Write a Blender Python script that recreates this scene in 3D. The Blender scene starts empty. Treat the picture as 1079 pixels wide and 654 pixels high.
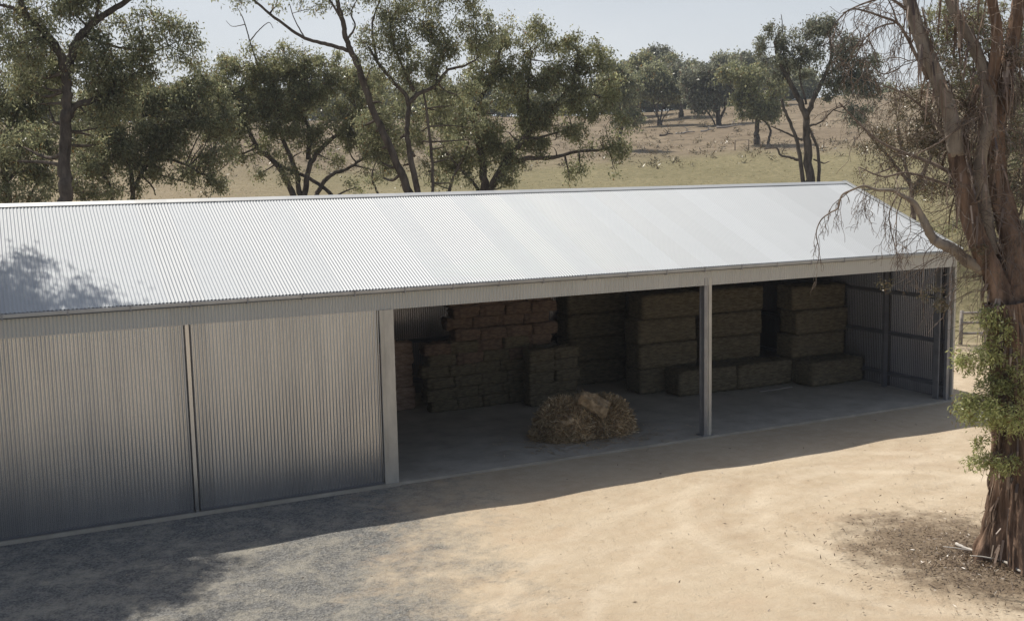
import bpy, math, random
import numpy as np
from mathutils import Vector, Matrix, noise

# ------------------------------------------------------------------ camera, world, sun, exposure
SC = bpy.context.scene
COL = SC.collection
FPX, W0, H0 = 1120.74, 1079.0, 654.0
PITCH, YAW, ROLL = math.radians(7.1061), math.radians(25.5456), math.radians(-1.2096)
CAM = Vector((-25.1006, -23.2304, 7.0635))
FW = Vector((math.sin(YAW) * math.cos(PITCH), math.cos(YAW) * math.cos(PITCH), -math.sin(PITCH)))
_R = Vector((math.cos(YAW), -math.sin(YAW), 0))
_U = _R.cross(FW)
RT = _R * math.cos(ROLL) + _U * math.sin(ROLL)
UP = -_R * math.sin(ROLL) + _U * math.cos(ROLL)
cd = bpy.data.cameras.new('camera')
cam = bpy.data.objects.new('camera', cd)
COL.objects.link(cam)
cam.matrix_world = Matrix(((RT.x, UP.x, -FW.x, CAM.x), (RT.y, UP.y, -FW.y, CAM.y), (RT.z, UP.z, -FW.z, CAM.z), (0, 0, 0, 1)))
cd.sensor_fit = 'HORIZONTAL'
cd.sensor_width = 36
cd.lens = 36 * FPX / W0
cd.clip_start = 0.1
cd.clip_end = 6000
SC.camera = cam

SUN_DIR = Vector((-0.40, 1.0, 1.86)).normalized()          # towards the sun
SUN_EL = math.asin(SUN_DIR.z)
w = bpy.data.worlds.new('World')
SC.world = w
w.use_nodes = True
wn = w.node_tree
wn.nodes.clear()
wo = wn.nodes.new('ShaderNodeOutputWorld')
bg = wn.nodes.new('ShaderNodeBackground')
sky = wn.nodes.new('ShaderNodeTexSky')
sky.sky_type = 'NISHITA'
sky.sun_disc = False
sky.sun_elevation = SUN_EL
sky.sun_rotation = math.atan2(SUN_DIR.x, SUN_DIR.y)
sky.altitude = 300
sky.air_density = 1.0
sky.dust_density = 3.5
sky.ozone_density = 1.2
# thin high overcast mixed into the sky
tc = wn.nodes.new('ShaderNodeTexCoord')
mp = wn.nodes.new('ShaderNodeMapping')
mp.inputs['Scale'].default_value = (1.2, 1.2, 5)
nz = wn.nodes.new('ShaderNodeTexNoise')
nz.inputs['Scale'].default_value = 1.6
nz.inputs['Detail'].default_value = 5
cr = wn.nodes.new('ShaderNodeMapRange')
cr.inputs['From Min'].default_value = 0.35
cr.inputs['From Max'].default_value = 0.7
cr.inputs['To Min'].default_value = 0.78
cr.inputs['To Max'].default_value = 1.0
mx = wn.nodes.new('ShaderNodeMix')
mx.data_type = 'RGBA'
mx.inputs['B'].default_value = (8.6, 8.95, 9.3, 1)
L = wn.links.new
L(tc.outputs['Generated'], mp.inputs['Vector'])
L(mp.outputs[0], nz.inputs['Vector'])
L(nz.outputs['Fac'], cr.inputs['Value'])
sp = wn.nodes.new('ShaderNodeSeparateXYZ')
L(tc.outputs['Generated'], sp.inputs[0])
lowz = wn.nodes.new('ShaderNodeMapRange')          # haze is thickest near the horizon
lowz.inputs['From Min'].default_value = 0.0
lowz.inputs['From Max'].default_value = 0.5
lowz.inputs['To Min'].default_value = 1.0
lowz.inputs['To Max'].default_value = 0.35
L(sp.outputs['Z'], lowz.inputs['Value'])
side = wn.nodes.new('ShaderNodeMapRange')          # and brightest on the sun's side
side.inputs['From Min'].default_value = -0.4
side.inputs['From Max'].default_value = 0.5
side.inputs['To Min'].default_value = 0.3
side.inputs['To Max'].default_value = 1.0
L(sp.outputs['Y'], side.inputs['Value'])
m1 = wn.nodes.new('ShaderNodeMath'); m1.operation = 'MULTIPLY'
L(lowz.outputs[0], m1.inputs[0]); L(side.outputs[0], m1.inputs[1])
m2 = wn.nodes.new('ShaderNodeMath'); m2.operation = 'MULTIPLY'
L(m1.outputs[0], m2.inputs[0]); L(cr.outputs[0], m2.inputs[1])
L(m2.outputs[0], mx.inputs['Factor'])
L(sky.outputs[0], mx.inputs['A'])
L(mx.outputs['Result'], bg.inputs['Color'])
bg.inputs['Strength'].default_value = 0.08
L(bg.outputs[0], wo.inputs['Surface'])

sl = bpy.data.lights.new('sun', 'SUN')
sl.energy = 4.0
sl.angle = math.radians(0.55)
sl.color = (1.0, 0.94, 0.85)
so = bpy.data.objects.new('sun', sl)
so.rotation_euler = SUN_DIR.to_track_quat('Z', 'Y').to_euler()
so.location = (-30, 30, 60)
COL.objects.link(so)
SC.view_settings.view_transform = 'Standard'
SC.view_settings.look = 'None'
SC.view_settings.exposure = 0.27
SC.view_settings.gamma = 1.0
SC.render.engine = 'CYCLES'
SC.cycles.max_bounces = 6
SC.cycles.transparent_max_bounces = 4
SC.cycles.use_denoising = True

rnd = random.Random(7)
rng = np.random.default_rng(11)


def at(u, v, D):
    """world point seen at photo pixel (u, v), D metres from the camera position"""
    d = (FW * FPX + RT * (u - W0 / 2) - UP * (v - H0 / 2)).normalized()
    return CAM + d * D


# ------------------------------------------------------------------ materials
def mat(name, base, rough=0.8, metal=0.0, var=0.12, scale=3.0, bump=0.0, bscale=20.0, stretch=(1, 1, 1), col2=None, spec=0.3, detail=6):
    m = bpy.data.materials.new(name)
    m.use_nodes = True
    nt = m.node_tree
    b = nt.nodes['Principled BSDF']
    b.inputs['Roughness'].default_value = rough
    b.inputs['Metallic'].default_value = metal
    b.inputs['Specular IOR Level'].default_value = spec
    t = nt.nodes.new('ShaderNodeTexCoord')
    p = nt.nodes.new('ShaderNodeMapping')
    p.inputs['Scale'].default_value = stretch
    nt.links.new(t.outputs['Object'], p.inputs['Vector'])
    n = nt.nodes.new('ShaderNodeTexNoise')
    n.inputs['Scale'].default_value = scale
    n.inputs['Detail'].default_value = detail
    n.inputs['Roughness'].default_value = 0.65
    nt.links.new(p.outputs[0], n.inputs['Vector'])
    r = nt.nodes.new('ShaderNodeValToRGB')
    if col2 is None:
        c1 = [c * (1 - var) for c in base]
        c2 = [min(1, c * (1 + var)) for c in base]
    else:
        c1, c2 = base, col2
    r.color_ramp.elements[0].position = 0.33
    r.color_ramp.elements[1].position = 0.67
    r.color_ramp.elements[0].color = (*c1, 1)
    r.color_ramp.elements[1].color = (*c2, 1)
    nt.links.new(n.outputs['Fac'], r.inputs[0])
    nt.links.new(r.outputs[0], b.inputs['Base Color'])
    if bump:
        n2 = nt.nodes.new('ShaderNodeTexNoise')
        n2.inputs['Scale'].default_value = bscale
        n2.inputs['Detail'].default_value = 6
        nt.links.new(p.outputs[0], n2.inputs['Vector'])
        bm = nt.nodes.new('ShaderNodeBump')
        bm.inputs['Strength'].default_value = 1.0
        bm.inputs['Distance'].default_value = bump
        nt.links.new(n2.outputs['Fac'], bm.inputs['Height'])
        nt.links.new(bm.outputs[0], b.inputs['Normal'])
    return m


def metal_mat(name, base, rough, metal, sheet=0.76, amt=0.06, stain=0.10, stain_col=(0.35, 0.37, 0.40), axis='X'):
    """galvanised sheet: each sheet's own sheen, run-down stains"""
    m = bpy.data.materials.new(name)
    m.use_nodes = True
    nt = m.node_tree
    N, K = nt.nodes, nt.links.new
    b = N['Principled BSDF']
    b.inputs['Metallic'].default_value = metal
    t = N.new('ShaderNodeTexCoord')
    s = N.new('ShaderNodeSeparateXYZ')
    K(t.outputs['Object'], s.inputs[0])
    d = N.new('ShaderNodeMath'); d.operation = 'DIVIDE'; d.inputs[1].default_value = sheet
    K(s.outputs[axis], d.inputs[0])
    f = N.new('ShaderNodeMath'); f.operation = 'FLOOR'
    K(d.outputs[0], f.inputs[0])
    wv = N.new('ShaderNodeTexWhiteNoise'); wv.noise_dimensions = '1D'
    K(f.outputs[0], wv.inputs['W'])
    mr = N.new('ShaderNodeMapRange'); mr.inputs['To Min'].default_value = 1 - amt; mr.inputs['To Max'].default_value = 1 + amt
    K(wv.outputs['Value'], mr.inputs['Value'])
    mp = N.new('ShaderNodeMapping'); mp.inputs['Scale'].default_value = (1.6, 1.6, 0.22)
    K(t.outputs['Object'], mp.inputs[0])
    n = N.new('ShaderNodeTexNoise'); n.inputs['Scale'].default_value = 1.3; n.inputs['Detail'].default_value = 7; n.inputs['Roughness'].default_value = .6
    K(mp.outputs[0], n.inputs['Vector'])
    r = N.new('ShaderNodeMapRange'); r.inputs['From Min'].default_value = .42; r.inputs['From Max'].default_value = .72; r.inputs['To Max'].default_value = stain * 4
    K(n.outputs['Fac'], r.inputs['Value'])
    mx = N.new('ShaderNodeMix'); mx.data_type = 'RGBA'
    mx.inputs['A'].default_value = (*base, 1); mx.inputs['B'].default_value = (*stain_col, 1)
    K(r.outputs[0], mx.inputs['Factor'])
    sc = N.new('ShaderNodeVectorMath'); sc.operation = 'SCALE'
    K(mx.outputs['Result'], sc.inputs[0]); K(mr.outputs[0], sc.inputs['Scale'])
    K(sc.outputs[0], b.inputs['Base Color'])
    rr = N.new('ShaderNodeMath'); rr.operation = 'MULTIPLY'; rr.inputs[1].default_value = rough
    K(mr.outputs[0], rr.inputs[0]); K(rr.outputs[0], b.inputs['Roughness'])
    return m


def leaf_mat(name, dark, light, trans=0.35, tint=(0.20, 0.13, 0.05)):
    m = bpy.data.materials.new(name)
    m.use_nodes = True
    nt = m.node_tree
    N, K = nt.nodes, nt.links.new
    b = N['Principled BSDF']
    b.inputs['Roughness'].default_value = 0.36
    b.inputs['Specular IOR Level'].default_value = 0.55
    g = N.new('ShaderNodeNewGeometry')
    r = N.new('ShaderNodeValToRGB')
    r.color_ramp.elements[0].color = (*dark, 1)
    r.color_ramp.elements[1].color = (*light, 1)
    r.color_ramp.elements[1].position = 0.86
    e = r.color_ramp.elements.new(0.95)
    e.color = (*tint, 1)
    K(g.outputs['Random Per Island'], r.inputs[0])
    t = N.new('ShaderNodeTexCoord')
    n = N.new('ShaderNodeTexNoise'); n.inputs['Scale'].default_value = .8; n.inputs['Detail'].default_value = 3
    K(t.outputs['Object'], n.inputs['Vector'])
    mr = N.new('ShaderNodeMapRange'); mr.inputs['From Min'].default_value = .3; mr.inputs['From Max'].default_value = .7
    mr.inputs['To Min'].default_value = .65; mr.inputs['To Max'].default_value = 1.35
    K(n.outputs['Fac'], mr.inputs['Value'])
    sc = N.new('ShaderNodeVectorMath'); sc.operation = 'SCALE'
    K(r.outputs[0], sc.inputs[0]); K(mr.outputs[0], sc.inputs['Scale'])
    K(sc.outputs[0], b.inputs['Base Color'])
    tr = N.new('ShaderNodeBsdfTranslucent')
    K(sc.outputs[0], tr.inputs['Color'])
    ms = N.new('ShaderNodeMixShader'); ms.inputs[0].default_value = trans
    K(b.outputs[0], ms.inputs[1]); K(tr.outputs[0], ms.inputs[2])
    K(ms.outputs[0], N['Material Output'].inputs['Surface'])
    return m


M = {}
M['roof'] = metal_mat('roof_steel', (0.40, 0.422, 0.436), 0.60, 0.10, amt=0.12, stain=0.10, stain_col=(.37, .39, .41))
M['wall'] = metal_mat('wall_steel', (0.60, 0.61, 0.625), 0.25, 0.94, amt=0.05, stain=0.12, stain_col=(.40, .42, .46))
M['fascia'] = metal_mat('fascia_steel', (0.50, 0.505, 0.49), 0.40, 0.45, amt=0.04, stain=0.05, stain_col=(.5, .5, .5))
M['inner'] = metal_mat('end_wall_steel', (0.50, 0.50, 0.54), 0.22, 0.95, amt=0.05, stain=0.10, stain_col=(.3, .3, .35), axis='Y')
M['trim'] = mat('trim_steel', (0.50, 0.48, 0.43), 0.5, 0.25, var=.14, scale=4, stretch=(1, 1, .3))
M['gutter'] = mat('gutter_steel', (0.40, 0.41, 0.42), 0.4, 0.8, var=.12)
M['dark_steel'] = mat('frame_steel', (0.30, 0.30, 0.31), 0.5, 0.6, var=.15)
M['purlin'] = mat('purlin_steel', (0.16, 0.16, 0.17), 0.6, 0.4, var=.15)
M['slab'] = mat('slab_concrete', (0.33, 0.295, 0.24), 0.85, var=.22, scale=1.2, bump=.004, bscale=30, col2=(0.48, .435, .365))
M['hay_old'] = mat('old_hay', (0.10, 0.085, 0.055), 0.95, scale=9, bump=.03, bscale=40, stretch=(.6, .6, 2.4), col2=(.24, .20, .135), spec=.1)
M['hay_red'] = mat('russet_hay', (0.12, 0.085, 0.065), 0.95, scale=8, bump=.03, bscale=45, stretch=(.7, .7, 2), col2=(.27, .19, .14), spec=.1)
M['hay_gold'] = mat('loose_hay', (0.20, 0.135, 0.07), 0.95, scale=6, bump=.03, bscale=30, col2=(.58, .43, .27), spec=.1)
M['bark'] = mat('grey_bark', (0.045, 0.036, 0.03), 0.92, scale=3, bump=.04, bscale=9, stretch=(1, 1, .35), col2=(.17, .14, .115), spec=.15)
M['bark_pale'] = mat('pale_bark', (0.13, 0.105, 0.085), 0.9, scale=3, bump=.02, bscale=9, stretch=(1, 1, .3), col2=(.36, .31, .25), spec=.15)
M['bark_red'] = mat('red_bark', (0.062, 0.040, 0.029), 0.92, scale=4.5, bump=.07, bscale=8, stretch=(1, 1, .2), col2=(.30, .20, .14), spec=.15)
M['twig'] = mat('dead_twig', (0.10, 0.075, 0.06), 0.9, scale=6, col2=(.26, .21, .17), spec=.15)
M['deadwood'] = mat('bleached_wood', (0.30, 0.28, 0.25), 0.9, scale=5, col2=(.62, .58, .52))
M['timber'] = mat('weathered_timber', (0.20, 0.18, 0.16), 0.9, scale=5, stretch=(.3, .3, 3), col2=(.42, .38, .34))
M['leaf'] = leaf_mat('gum_leaf', (0.15, 0.17, 0.09), (0.42, 0.42, 0.25), trans=.55)
M['leaf_olive'] = leaf_mat('olive_gum_leaf', (0.165, 0.18, 0.09), (0.43, 0.43, 0.24), trans=.55)
M['leaf_grey'] = leaf_mat('grey_gum_leaf', (0.14, 0.15, 0.105), (0.34, 0.35, 0.25), trans=.5, tint=(.17, .12, .08))
M['leaf_brown'] = leaf_mat('dry_leaf', (0.075, 0.065, 0.035), (0.18, 0.155, 0.09), tint=(.24, .15, .08))
M['leaf_fresh'] = leaf_mat('fresh_leaf', (0.22, 0.25, 0.085), (0.56, 0.58, 0.26), trans=.5)
M['grass'] = leaf_mat('dry_grass_blade', (0.25, 0.22, 0.12), (0.42, 0.37, 0.22), trans=.45, tint=(.24, .24, .11))
M['litter'] = leaf_mat('leaf_litter', (0.09, 0.06, 0.04), (0.26, 0.19, 0.125), trans=.1, tint=(.28, .22, .15))
M['white'] = mat('white_paint', (.7, .7, .68), .6)
M['stone'] = mat('pebble', (.34, .29, .22), .9, scale=2, col2=(.5, .43, .34))


# ------------------------------------------------------------------ mesh helpers
class MB:
    def __init__(s):
        s.v, s.f, s.n = [], [], 0

    def add(s, v, f):
        v = np.asarray(v, float)
        s.v.append(v)
        s.f += [tuple(i + s.n for i in q) for q in f]
        s.n += len(v)

    def box(s, a, b):
        x0, y0, z0 = a; x1, y1, z1 = b
        s.add([(x0, y0, z0), (x1, y0, z0), (x1, y1, z0), (x0, y1, z0), (x0, y0, z1), (x1, y0, z1), (x1, y1, z1), (x0, y1, z1)],
              [(0, 3, 2, 1), (4, 5, 6, 7), (0, 1, 5, 4), (1, 2, 6, 5), (2, 3, 7, 6), (3, 0, 4, 7)])

    def bar(s, a, b, wd, ht):
        a, b = Vector(a), Vector(b)
        d = (b - a).normalized()
        side = d.cross(Vector((0, 0, 1)))
        side = side.normalized() if side.length > 1e-4 else Vector((1, 0, 0))
        u = side.cross(d)
        q = []
        for p in (a, b):
            for i, j in ((-1, -1), (1, -1), (1, 1), (-1, 1)):
                q.append(p + side * (i * wd / 2) + u * (j * ht / 2))
        s.add(q, [(0, 1, 2, 3), (7, 6, 5, 4), (0, 4, 5, 1), (1, 5, 6, 2), (2, 6, 7, 3), (3, 7, 4, 0)])

    def tube(s, pts, rad, k=6, rough=0.0):
        P = np.array(pts, float)
        R = np.asarray(rad, float) if hasattr(rad, '__len__') else np.full(len(P), rad)
        T = np.gradient(P, axis=0)
        T /= np.linalg.norm(T, axis=1)[:, None] + 1e-9
        ref = np.array([0.0, 0, 1]) if abs(T[0][2]) < .9 else np.array([1.0, 0, 0])
        a = np.cross(T[0], ref); a /= np.linalg.norm(a)
        V = []
        ang = np.arange(k) * 2 * math.pi / k
        for i in range(len(P)):
            a = a - T[i] * (a @ T[i]); a /= np.linalg.norm(a) + 1e-9
            b = np.cross(T[i], a)
            rr = R[i] * (1 + (rng.uniform(-rough, rough, k) if rough else 0))
            V.append(P[i] + (np.cos(ang) * rr)[:, None] * a + (np.sin(ang) * rr)[:, None] * b)
        n = len(P)
        F = [(i * k + j, i * k + (j + 1) % k, (i + 1) * k + (j + 1) % k, (i + 1) * k + j) for i in range(n - 1) for j in range(k)]
        F.append(tuple(range(k))[::-1])
        F.append(tuple((n - 1) * k + j for j in range(k)))
        s.add(np.concatenate(V), F)

    def build(s, name, m, parent=None, smooth=False, off=(0, 0, 0)):
        v = np.concatenate(s.v) - np.array(off)
        me = bpy.data.meshes.new(name)
        me.from_pydata(v.tolist(), [], s.f)
        return link(name, me, m, parent, smooth, off)


def link(name, me, m, parent=None, smooth=False, off=(0, 0, 0)):
    if m: me.materials.append(m)
    if smooth:
        me.polygons.foreach_set('use_smooth', np.ones(len(me.polygons), bool))
    o = bpy.data.objects.new(name, me)
    COL.objects.link(o)
    if parent is not None:
        o.parent = parent
    elif any(off):
        o.location = off
    return o


def quads_mesh(name, V):
    """V: (n,4,3) array of separate quads"""
    n = len(V)
    me = bpy.data.meshes.new(name)
    me.vertices.add(n * 4)
    me.vertices.foreach_set('co', V.reshape(-1).astype(np.float32))
    me.loops.add(n * 4)
    me.loops.foreach_set('vertex_index', np.arange(n * 4, dtype=np.int32))
    me.polygons.add(n)
    me.polygons.foreach_set('loop_start', np.arange(0, n * 4, 4, dtype=np.int32))
    me.polygons.foreach_set('loop_total', np.full(n, 4, dtype=np.int32))
    me.update(calc_edges=True)
    return me


def grid_mesh(name, P):
    """P: (a,b,3)"""
    a, b = P.shape[:2]
    me = bpy.data.meshes.new(name)
    me.vertices.add(a * b)
    me.vertices.foreach_set('co', P.reshape(-1).astype(np.float32))
    i, j = np.meshgrid(np.arange(a - 1), np.arange(b - 1), indexing='ij')
    q = np.stack([i * b + j, (i + 1) * b + j, (i + 1) * b + j + 1, i * b + j + 1], -1).reshape(-1, 4)
    n = len(q)
    me.loops.add(n * 4)
    me.loops.foreach_set('vertex_index', q.reshape(-1).astype(np.int32))
    me.polygons.add(n)
    me.polygons.foreach_set('loop_start', np.arange(0, n * 4, 4, dtype=np.int32))
    me.polygons.foreach_set('loop_total', np.full(n, 4, dtype=np.int32))
    me.update(calc_edges=True)
    return me


def corrugated(name, org, across, along, nrm, width, length, m, parent, amp=.0085, pitch=.0762, k=6, rows=2, wob=0.0):
    org, across, along, nrm = [np.array(q, float) for q in (org, across, along, nrm)]
    n = int(width / pitch * k) + 1
    x = np.linspace(0, width, n)
    y = np.linspace(0, length, rows)
    h = amp * np.sin(2 * math.pi * x / pitch)
    P = org + x[:, None, None] * across + y[None, :, None] * along + (h[:, None, None] + 0) * nrm
    if wob:
        wv = wob * (np.sin(x[:, None] * 1.7 + y[None] * 1.1) + .6 * np.sin(x[:, None] * .63 + y[None] * 2.3 + 1) + .5 * np.sin(x[:, None] * 4.1))
        P = P + wv[..., None] * nrm
    return link(name, grid_mesh(name, P), m, parent, True)


def tag(o, label=None, cat=None, group=None, kind=None):
    if label: o['label'] = label
    if cat: o['category'] = cat
    if group: o['group'] = group
    if kind: o['kind'] = kind
    return o


def empty(name, loc=(0, 0, 0), label=None, cat=None, group=None):
    o = bpy.data.objects.new(name, None)
    o.location = loc
    o.empty_display_size = .3
    COL.objects.link(o)
    return tag(o, label, cat, group)


def dup(root, loc, rz, label, group=None):
    r = root.copy()
    COL.objects.link(r)
    r.location = loc
    r.rotation_euler = (0, 0, rz)
    r['label'] = label
    if group: r['group'] = group
    for ch in list(root.children):
        c = ch.copy()
        COL.objects.link(c)
        c.parent = r
    return r


# ------------------------------------------------------------------ terrain
CX, CY = CAM.x, CAM.y
_rr = [0, 36, 44, 54, 68, 85, 105, 125, 150, 190, 225, 260, 330, 500, 900, 3500]
_zz = [0, 0, .7, 2.4, 4.5, 5.3, 5.9, 7.6, 10.4, 15.6, 19.6, 21.6, 19, 14, 16, 30]


def terr(x, y):
    x = np.asarray(x, float); y = np.asarray(y, float)
    dx, dy = x - CX, y - CY
    r = np.hypot(dx, dy)
    az = np.degrees(np.arctan2(dx, dy))
    z = np.interp(r, _rr, _zz)
    # smooth the profile's corners
    z = (z + np.interp(r * .96, _rr, _zz) + np.interp(r * 1.04, _rr, _zz)) / 3
    front = np.clip((100 - np.abs(az - 25)) / 50, 0, 1)
    right = np.clip((az - 30) / 16, 0, 1) * np.clip((r - 120) / 120, 0, 1) * 2.6
    und = np.clip((r - 60) / 80, 0, 1) * (.35 * np.sin(x * .05 + 1.3) * np.cos(y * .043) + .18 * np.sin(x * .13 + y * .09) + .10 * np.sin(x * .31 - y * .27))
    z = z + right + und
    behind = np.clip((y - 13) / 6, 0, 1)
    return z * front * np.where(r < 60, behind, 1)


def ground_mat():
    m = bpy.data.materials.new('ground')
    m.use_nodes = True
    nt = m.node_tree
    N, K = nt.nodes, nt.links.new
    b = N['Principled BSDF']
    b.inputs['Roughness'].default_value = 0.95
    b.inputs['Specular IOR Level'].default_value = 0.12
    t = N.new('ShaderNodeTexCoord')
    pos = t.outputs['Object']

    def nse(scale, detail=5, rough=.6, st=(1, 1, 1), dist=0):
        p = N.new('ShaderNodeMapping'); p.inputs['Scale'].default_value = st
        K(pos, p.inputs[0])
        n = N.new('ShaderNodeTexNoise')
        n.inputs['Scale'].default_value = scale; n.inputs['Detail'].default_value = detail
        n.inputs['Roughness'].default_value = rough; n.inputs['Distortion'].default_value = dist
        K(p.outputs[0], n.inputs['Vector'])
        return n.outputs['Fac']

    def rng_(v, a, b_, c=0., d=1.):
        r = N.new('ShaderNodeMapRange')
        for i, q in zip(('From Min', 'From Max', 'To Min', 'To Max'), (a, b_, c, d)): r.inputs[i].default_value = q
        K(v, r.inputs['Value'])
        return r.outputs[0]

    def math_(op, a, b_=None, c=None):
        q = N.new('ShaderNodeMath'); q.operation = op
        for i, z in enumerate((a, b_, c)):
            if z is None: continue
            if isinstance(z, (int, float)): q.inputs[i].default_value = z
            else: K(z, q.inputs[i])
        return q.outputs[0]

    def mix(f, a, b_):
        q = N.new('ShaderNodeMix'); q.data_type = 'RGBA'
        for nm, z in (('Factor', f), ('A', a), ('B', b_)):
            if isinstance(z, tuple): q.inputs[nm].default_value = (*z, 1)
            elif isinstance(z, (int, float)): q.inputs[nm].default_value = z
            else: K(z, q.inputs[nm])
        return q.outputs['Result']
    sx = N.new('ShaderNodeSeparateXYZ'); K(pos, sx.inputs[0])
    X, Y = sx.outputs['X'], sx.outputs['Y']

    def dist(px, py, sx_=1., sy_=1.):
        return math_('SQRT', math_('ADD', math_('POWER', math_('MULTIPLY', math_('SUBTRACT', X, px), sx_), 2.), math_('POWER', math_('MULTIPLY', math_('SUBTRACT', Y, py), sy_), 2.)))
    # yard dirt
    big = nse(.28, 5)
    fine = nse(7, 8, .75)
    mid = nse(1.5, 6, .65)
    dirt = mix(rng_(big, .35, .65), (.455, .36, .25), (.54, .445, .32))
    dirt = mix(rng_(nse(3.5, 8, .8), .44, .64, 0, .6), dirt, (.63, .535, .40))
    dirt = mix(rng_(nse(.6, 8, .8, dist=.4), .50, .72, 0, .42), dirt, (.43, .30, .20))
    dirt = mix(rng_(fine, .50, .80, 0, .5), dirt, (.31, .24, .165))
    # wheel tracks: arcs about a turning centre
    wob = math_('MULTIPLY', math_('SUBTRACT', nse(.4, 2), .5), .9)
    for (cx_, cy_, r0, wd, amt) in ((-8.2, -7.6, 3.4, .22, .55), (-8.2, -7.6, 5.0, .22, .5), (-8.2, -7.6, 4.1, .12, -.4), (-9.5, -14.5, 9.3, .2, .45), (-9.5, -14.5, 10.9, .2, .4), (-14, 16, 22.3, .18, .35), (-14, 16, 24.0, .18, .35)):
        dd = math_('ABSOLUTE', math_('SUBTRACT', math_('ADD', dist(cx_, cy_), wob), r0))
        k = math_('MULTIPLY', rng_(dd, wd * .4, wd * 1.6, min(1, abs(amt) * .85), 0.), rng_(nse(1.0, 6, .7), .36, .56))
        dirt = mix(k, dirt, (.66, .565, .43) if amt > 0 else (.38, .29, .2))
    # blue-grey gravel by the doors
    vor = N.new('ShaderNodeTexVoronoi'); vor.inputs['Scale'].default_value = 28
    K(pos, vor.inputs['Vector'])
    grav = mix(rng_(vor.outputs['Color'], .2, .8), (.12, .12, .115), (.25, .245, .23))
    grav = mix(rng_(nse(1.3, 9, .85), .46, .62, 0, .8), grav, (.39, .36, .295))
    gm = math_('ADD', math_('MULTIPLY', math_('SUBTRACT', nse(.4, 6, .75), .5), 9.), math_('MULTIPLY', math_('SUBTRACT', nse(3, 7, .85), .5), 5.5))
    gx = math_('ADD', math_('ADD', X, math_('MULTIPLY', Y, -.28)), gm)
    gmask = rng_(gx, -18.2, -15.2, 1., 0.)
    near = mix(gmask, dirt, grav)
    # leaf litter round the big tree
    lm = rng_(math_('ADD', dist(-9.3, -9.8, 1., .8), math_('MULTIPLY', math_('SUBTRACT', nse(1.6, 6, .7), .5), 3.4)), 1.4, 2.5, .85, 0.)
    near = mix(lm, near, mix(rng_(nse(14, 6, .8), .38, .62), (.075, .052, .036), (.22, .165, .11)))
    # paddock
    rad = dist(CX, CY)
    fld = mix(rng_(nse(.07, 6, .7), .35, .65), (.205, .178, .098), (.28, .24, .14))
    fld = mix(rng_(nse(1.6, 8, .85, st=(1, 1, 1)), .42, .58, 0, .85), fld, (.125, .115, .06))
    hill = mix(rng_(nse(.06, 6, .7), .35, .65), (.185, .145, .10), (.26, .21, .145))
    hill = mix(rng_(nse(.35, 7, .8), .47, .60, 0, .75), hill, (.115, .09, .06))
    hm = rng_(math_('ADD', rad, math_('MULTIPLY', math_('SUBTRACT', nse(.05, 5), .5), 40.)), 128., 146.)
    hm = math_('MULTIPLY', hm, rng_(math_('ADD', X, math_('MULTIPLY', Y, -.9)), 30., 60., 1., .35))
    far = mix(hm, fld, hill)
    lf = rng_(X, -8., 12., .75, 0.)
    far = mix(lf, far, mix(rng_(nse(.4, 6, .8), .4, .65), (.31, .25, .17), (.25, .195, .13)))
    fm = rng_(math_('ADD', rad, math_('MULTIPLY', math_('SUBTRACT', nse(.3, 4), .5), 10.)), 43., 50.)
    colr = mix(fm, near, far)
    K(colr, b.inputs['Base Color'])
    bm = N.new('ShaderNodeBump'); bm.inputs['Strength'].default_value = 1; bm.inputs['Distance'].default_value = .05
    hgt = math_('ADD', math_('ADD', math_('MULTIPLY', nse(9, 8, .8), .8), math_('MULTIPLY', nse(1.3, 5), 1.6)), math_('MULTIPLY', vor.outputs['Distance'], math_('MULTIPLY', gmask, .5)))
    K(hgt, bm.inputs['Height'])
    K(bm.outputs[0], b.inputs['Normal'])
    return m


angs = np.radians(np.concatenate([np.arange(-155, -15, 4), np.arange(-15, 70, .25), np.arange(70, 206, 4)]))
rads = np.concatenate([[0.01], np.arange(2, 60, .4), 60 * 1.025 ** np.arange(0, 166)])
A_, R_ = np.meshgrid(angs, rads, indexing='ij')
gx_, gy_ = CX + R_ * np.sin(A_), CY + R_ * np.cos(A_)
inyard = np.clip((-.6 - gy_) / 1.5, 0, 1)
gz_ = terr(gx_, gy_) - .06 + inyard * (.018 * np.sin(gx_ * .9 + gy_ * .4) + .012 * np.sin(gx_ * 2.1 - gy_ * 1.7) + .01 * np.sin(gy_ * 3.3 + gx_ * .7))
g = link('ground', grid_mesh('ground', np.stack([gx_, gy_, gz_], -1)), ground_mat(), None, True)
g['kind'] = 'structure'

# ------------------------------------------------------------------ the shed
XL, XR = -30.6, 0.943          # gable ends
DEP = 9.736                    # depth
HF, HE, HR = 4.109, 4.592, 6.648
MID = DEP / 2
shed = empty('hay_shed', (-17, 0, 0), 'long corrugated steel hay shed with white gable roof and open front bays', 'shed')
OFF = Vector((-17, 0, 0))


def part(mb, name, m, parent=None, smooth=False):
    o = mb.build(name, m, None, smooth)
    p = parent or shed
    o.parent = p
    o.location = -OFF if p is shed else (0, 0, 0)
    return o


def corr(name, *a, parent=None, **k):
    o = corrugated(name, *a, None, **k)
    p = parent or shed
    o.parent = p
    o.location = -OFF if p is shed else (0, 0, 0)
    return o


sb = MB(); sb.box((XL, -.06, -.3), (XR + .05, DEP + .1, 0.0)); part(sb, 'floor_slab', M['slab'])
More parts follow.
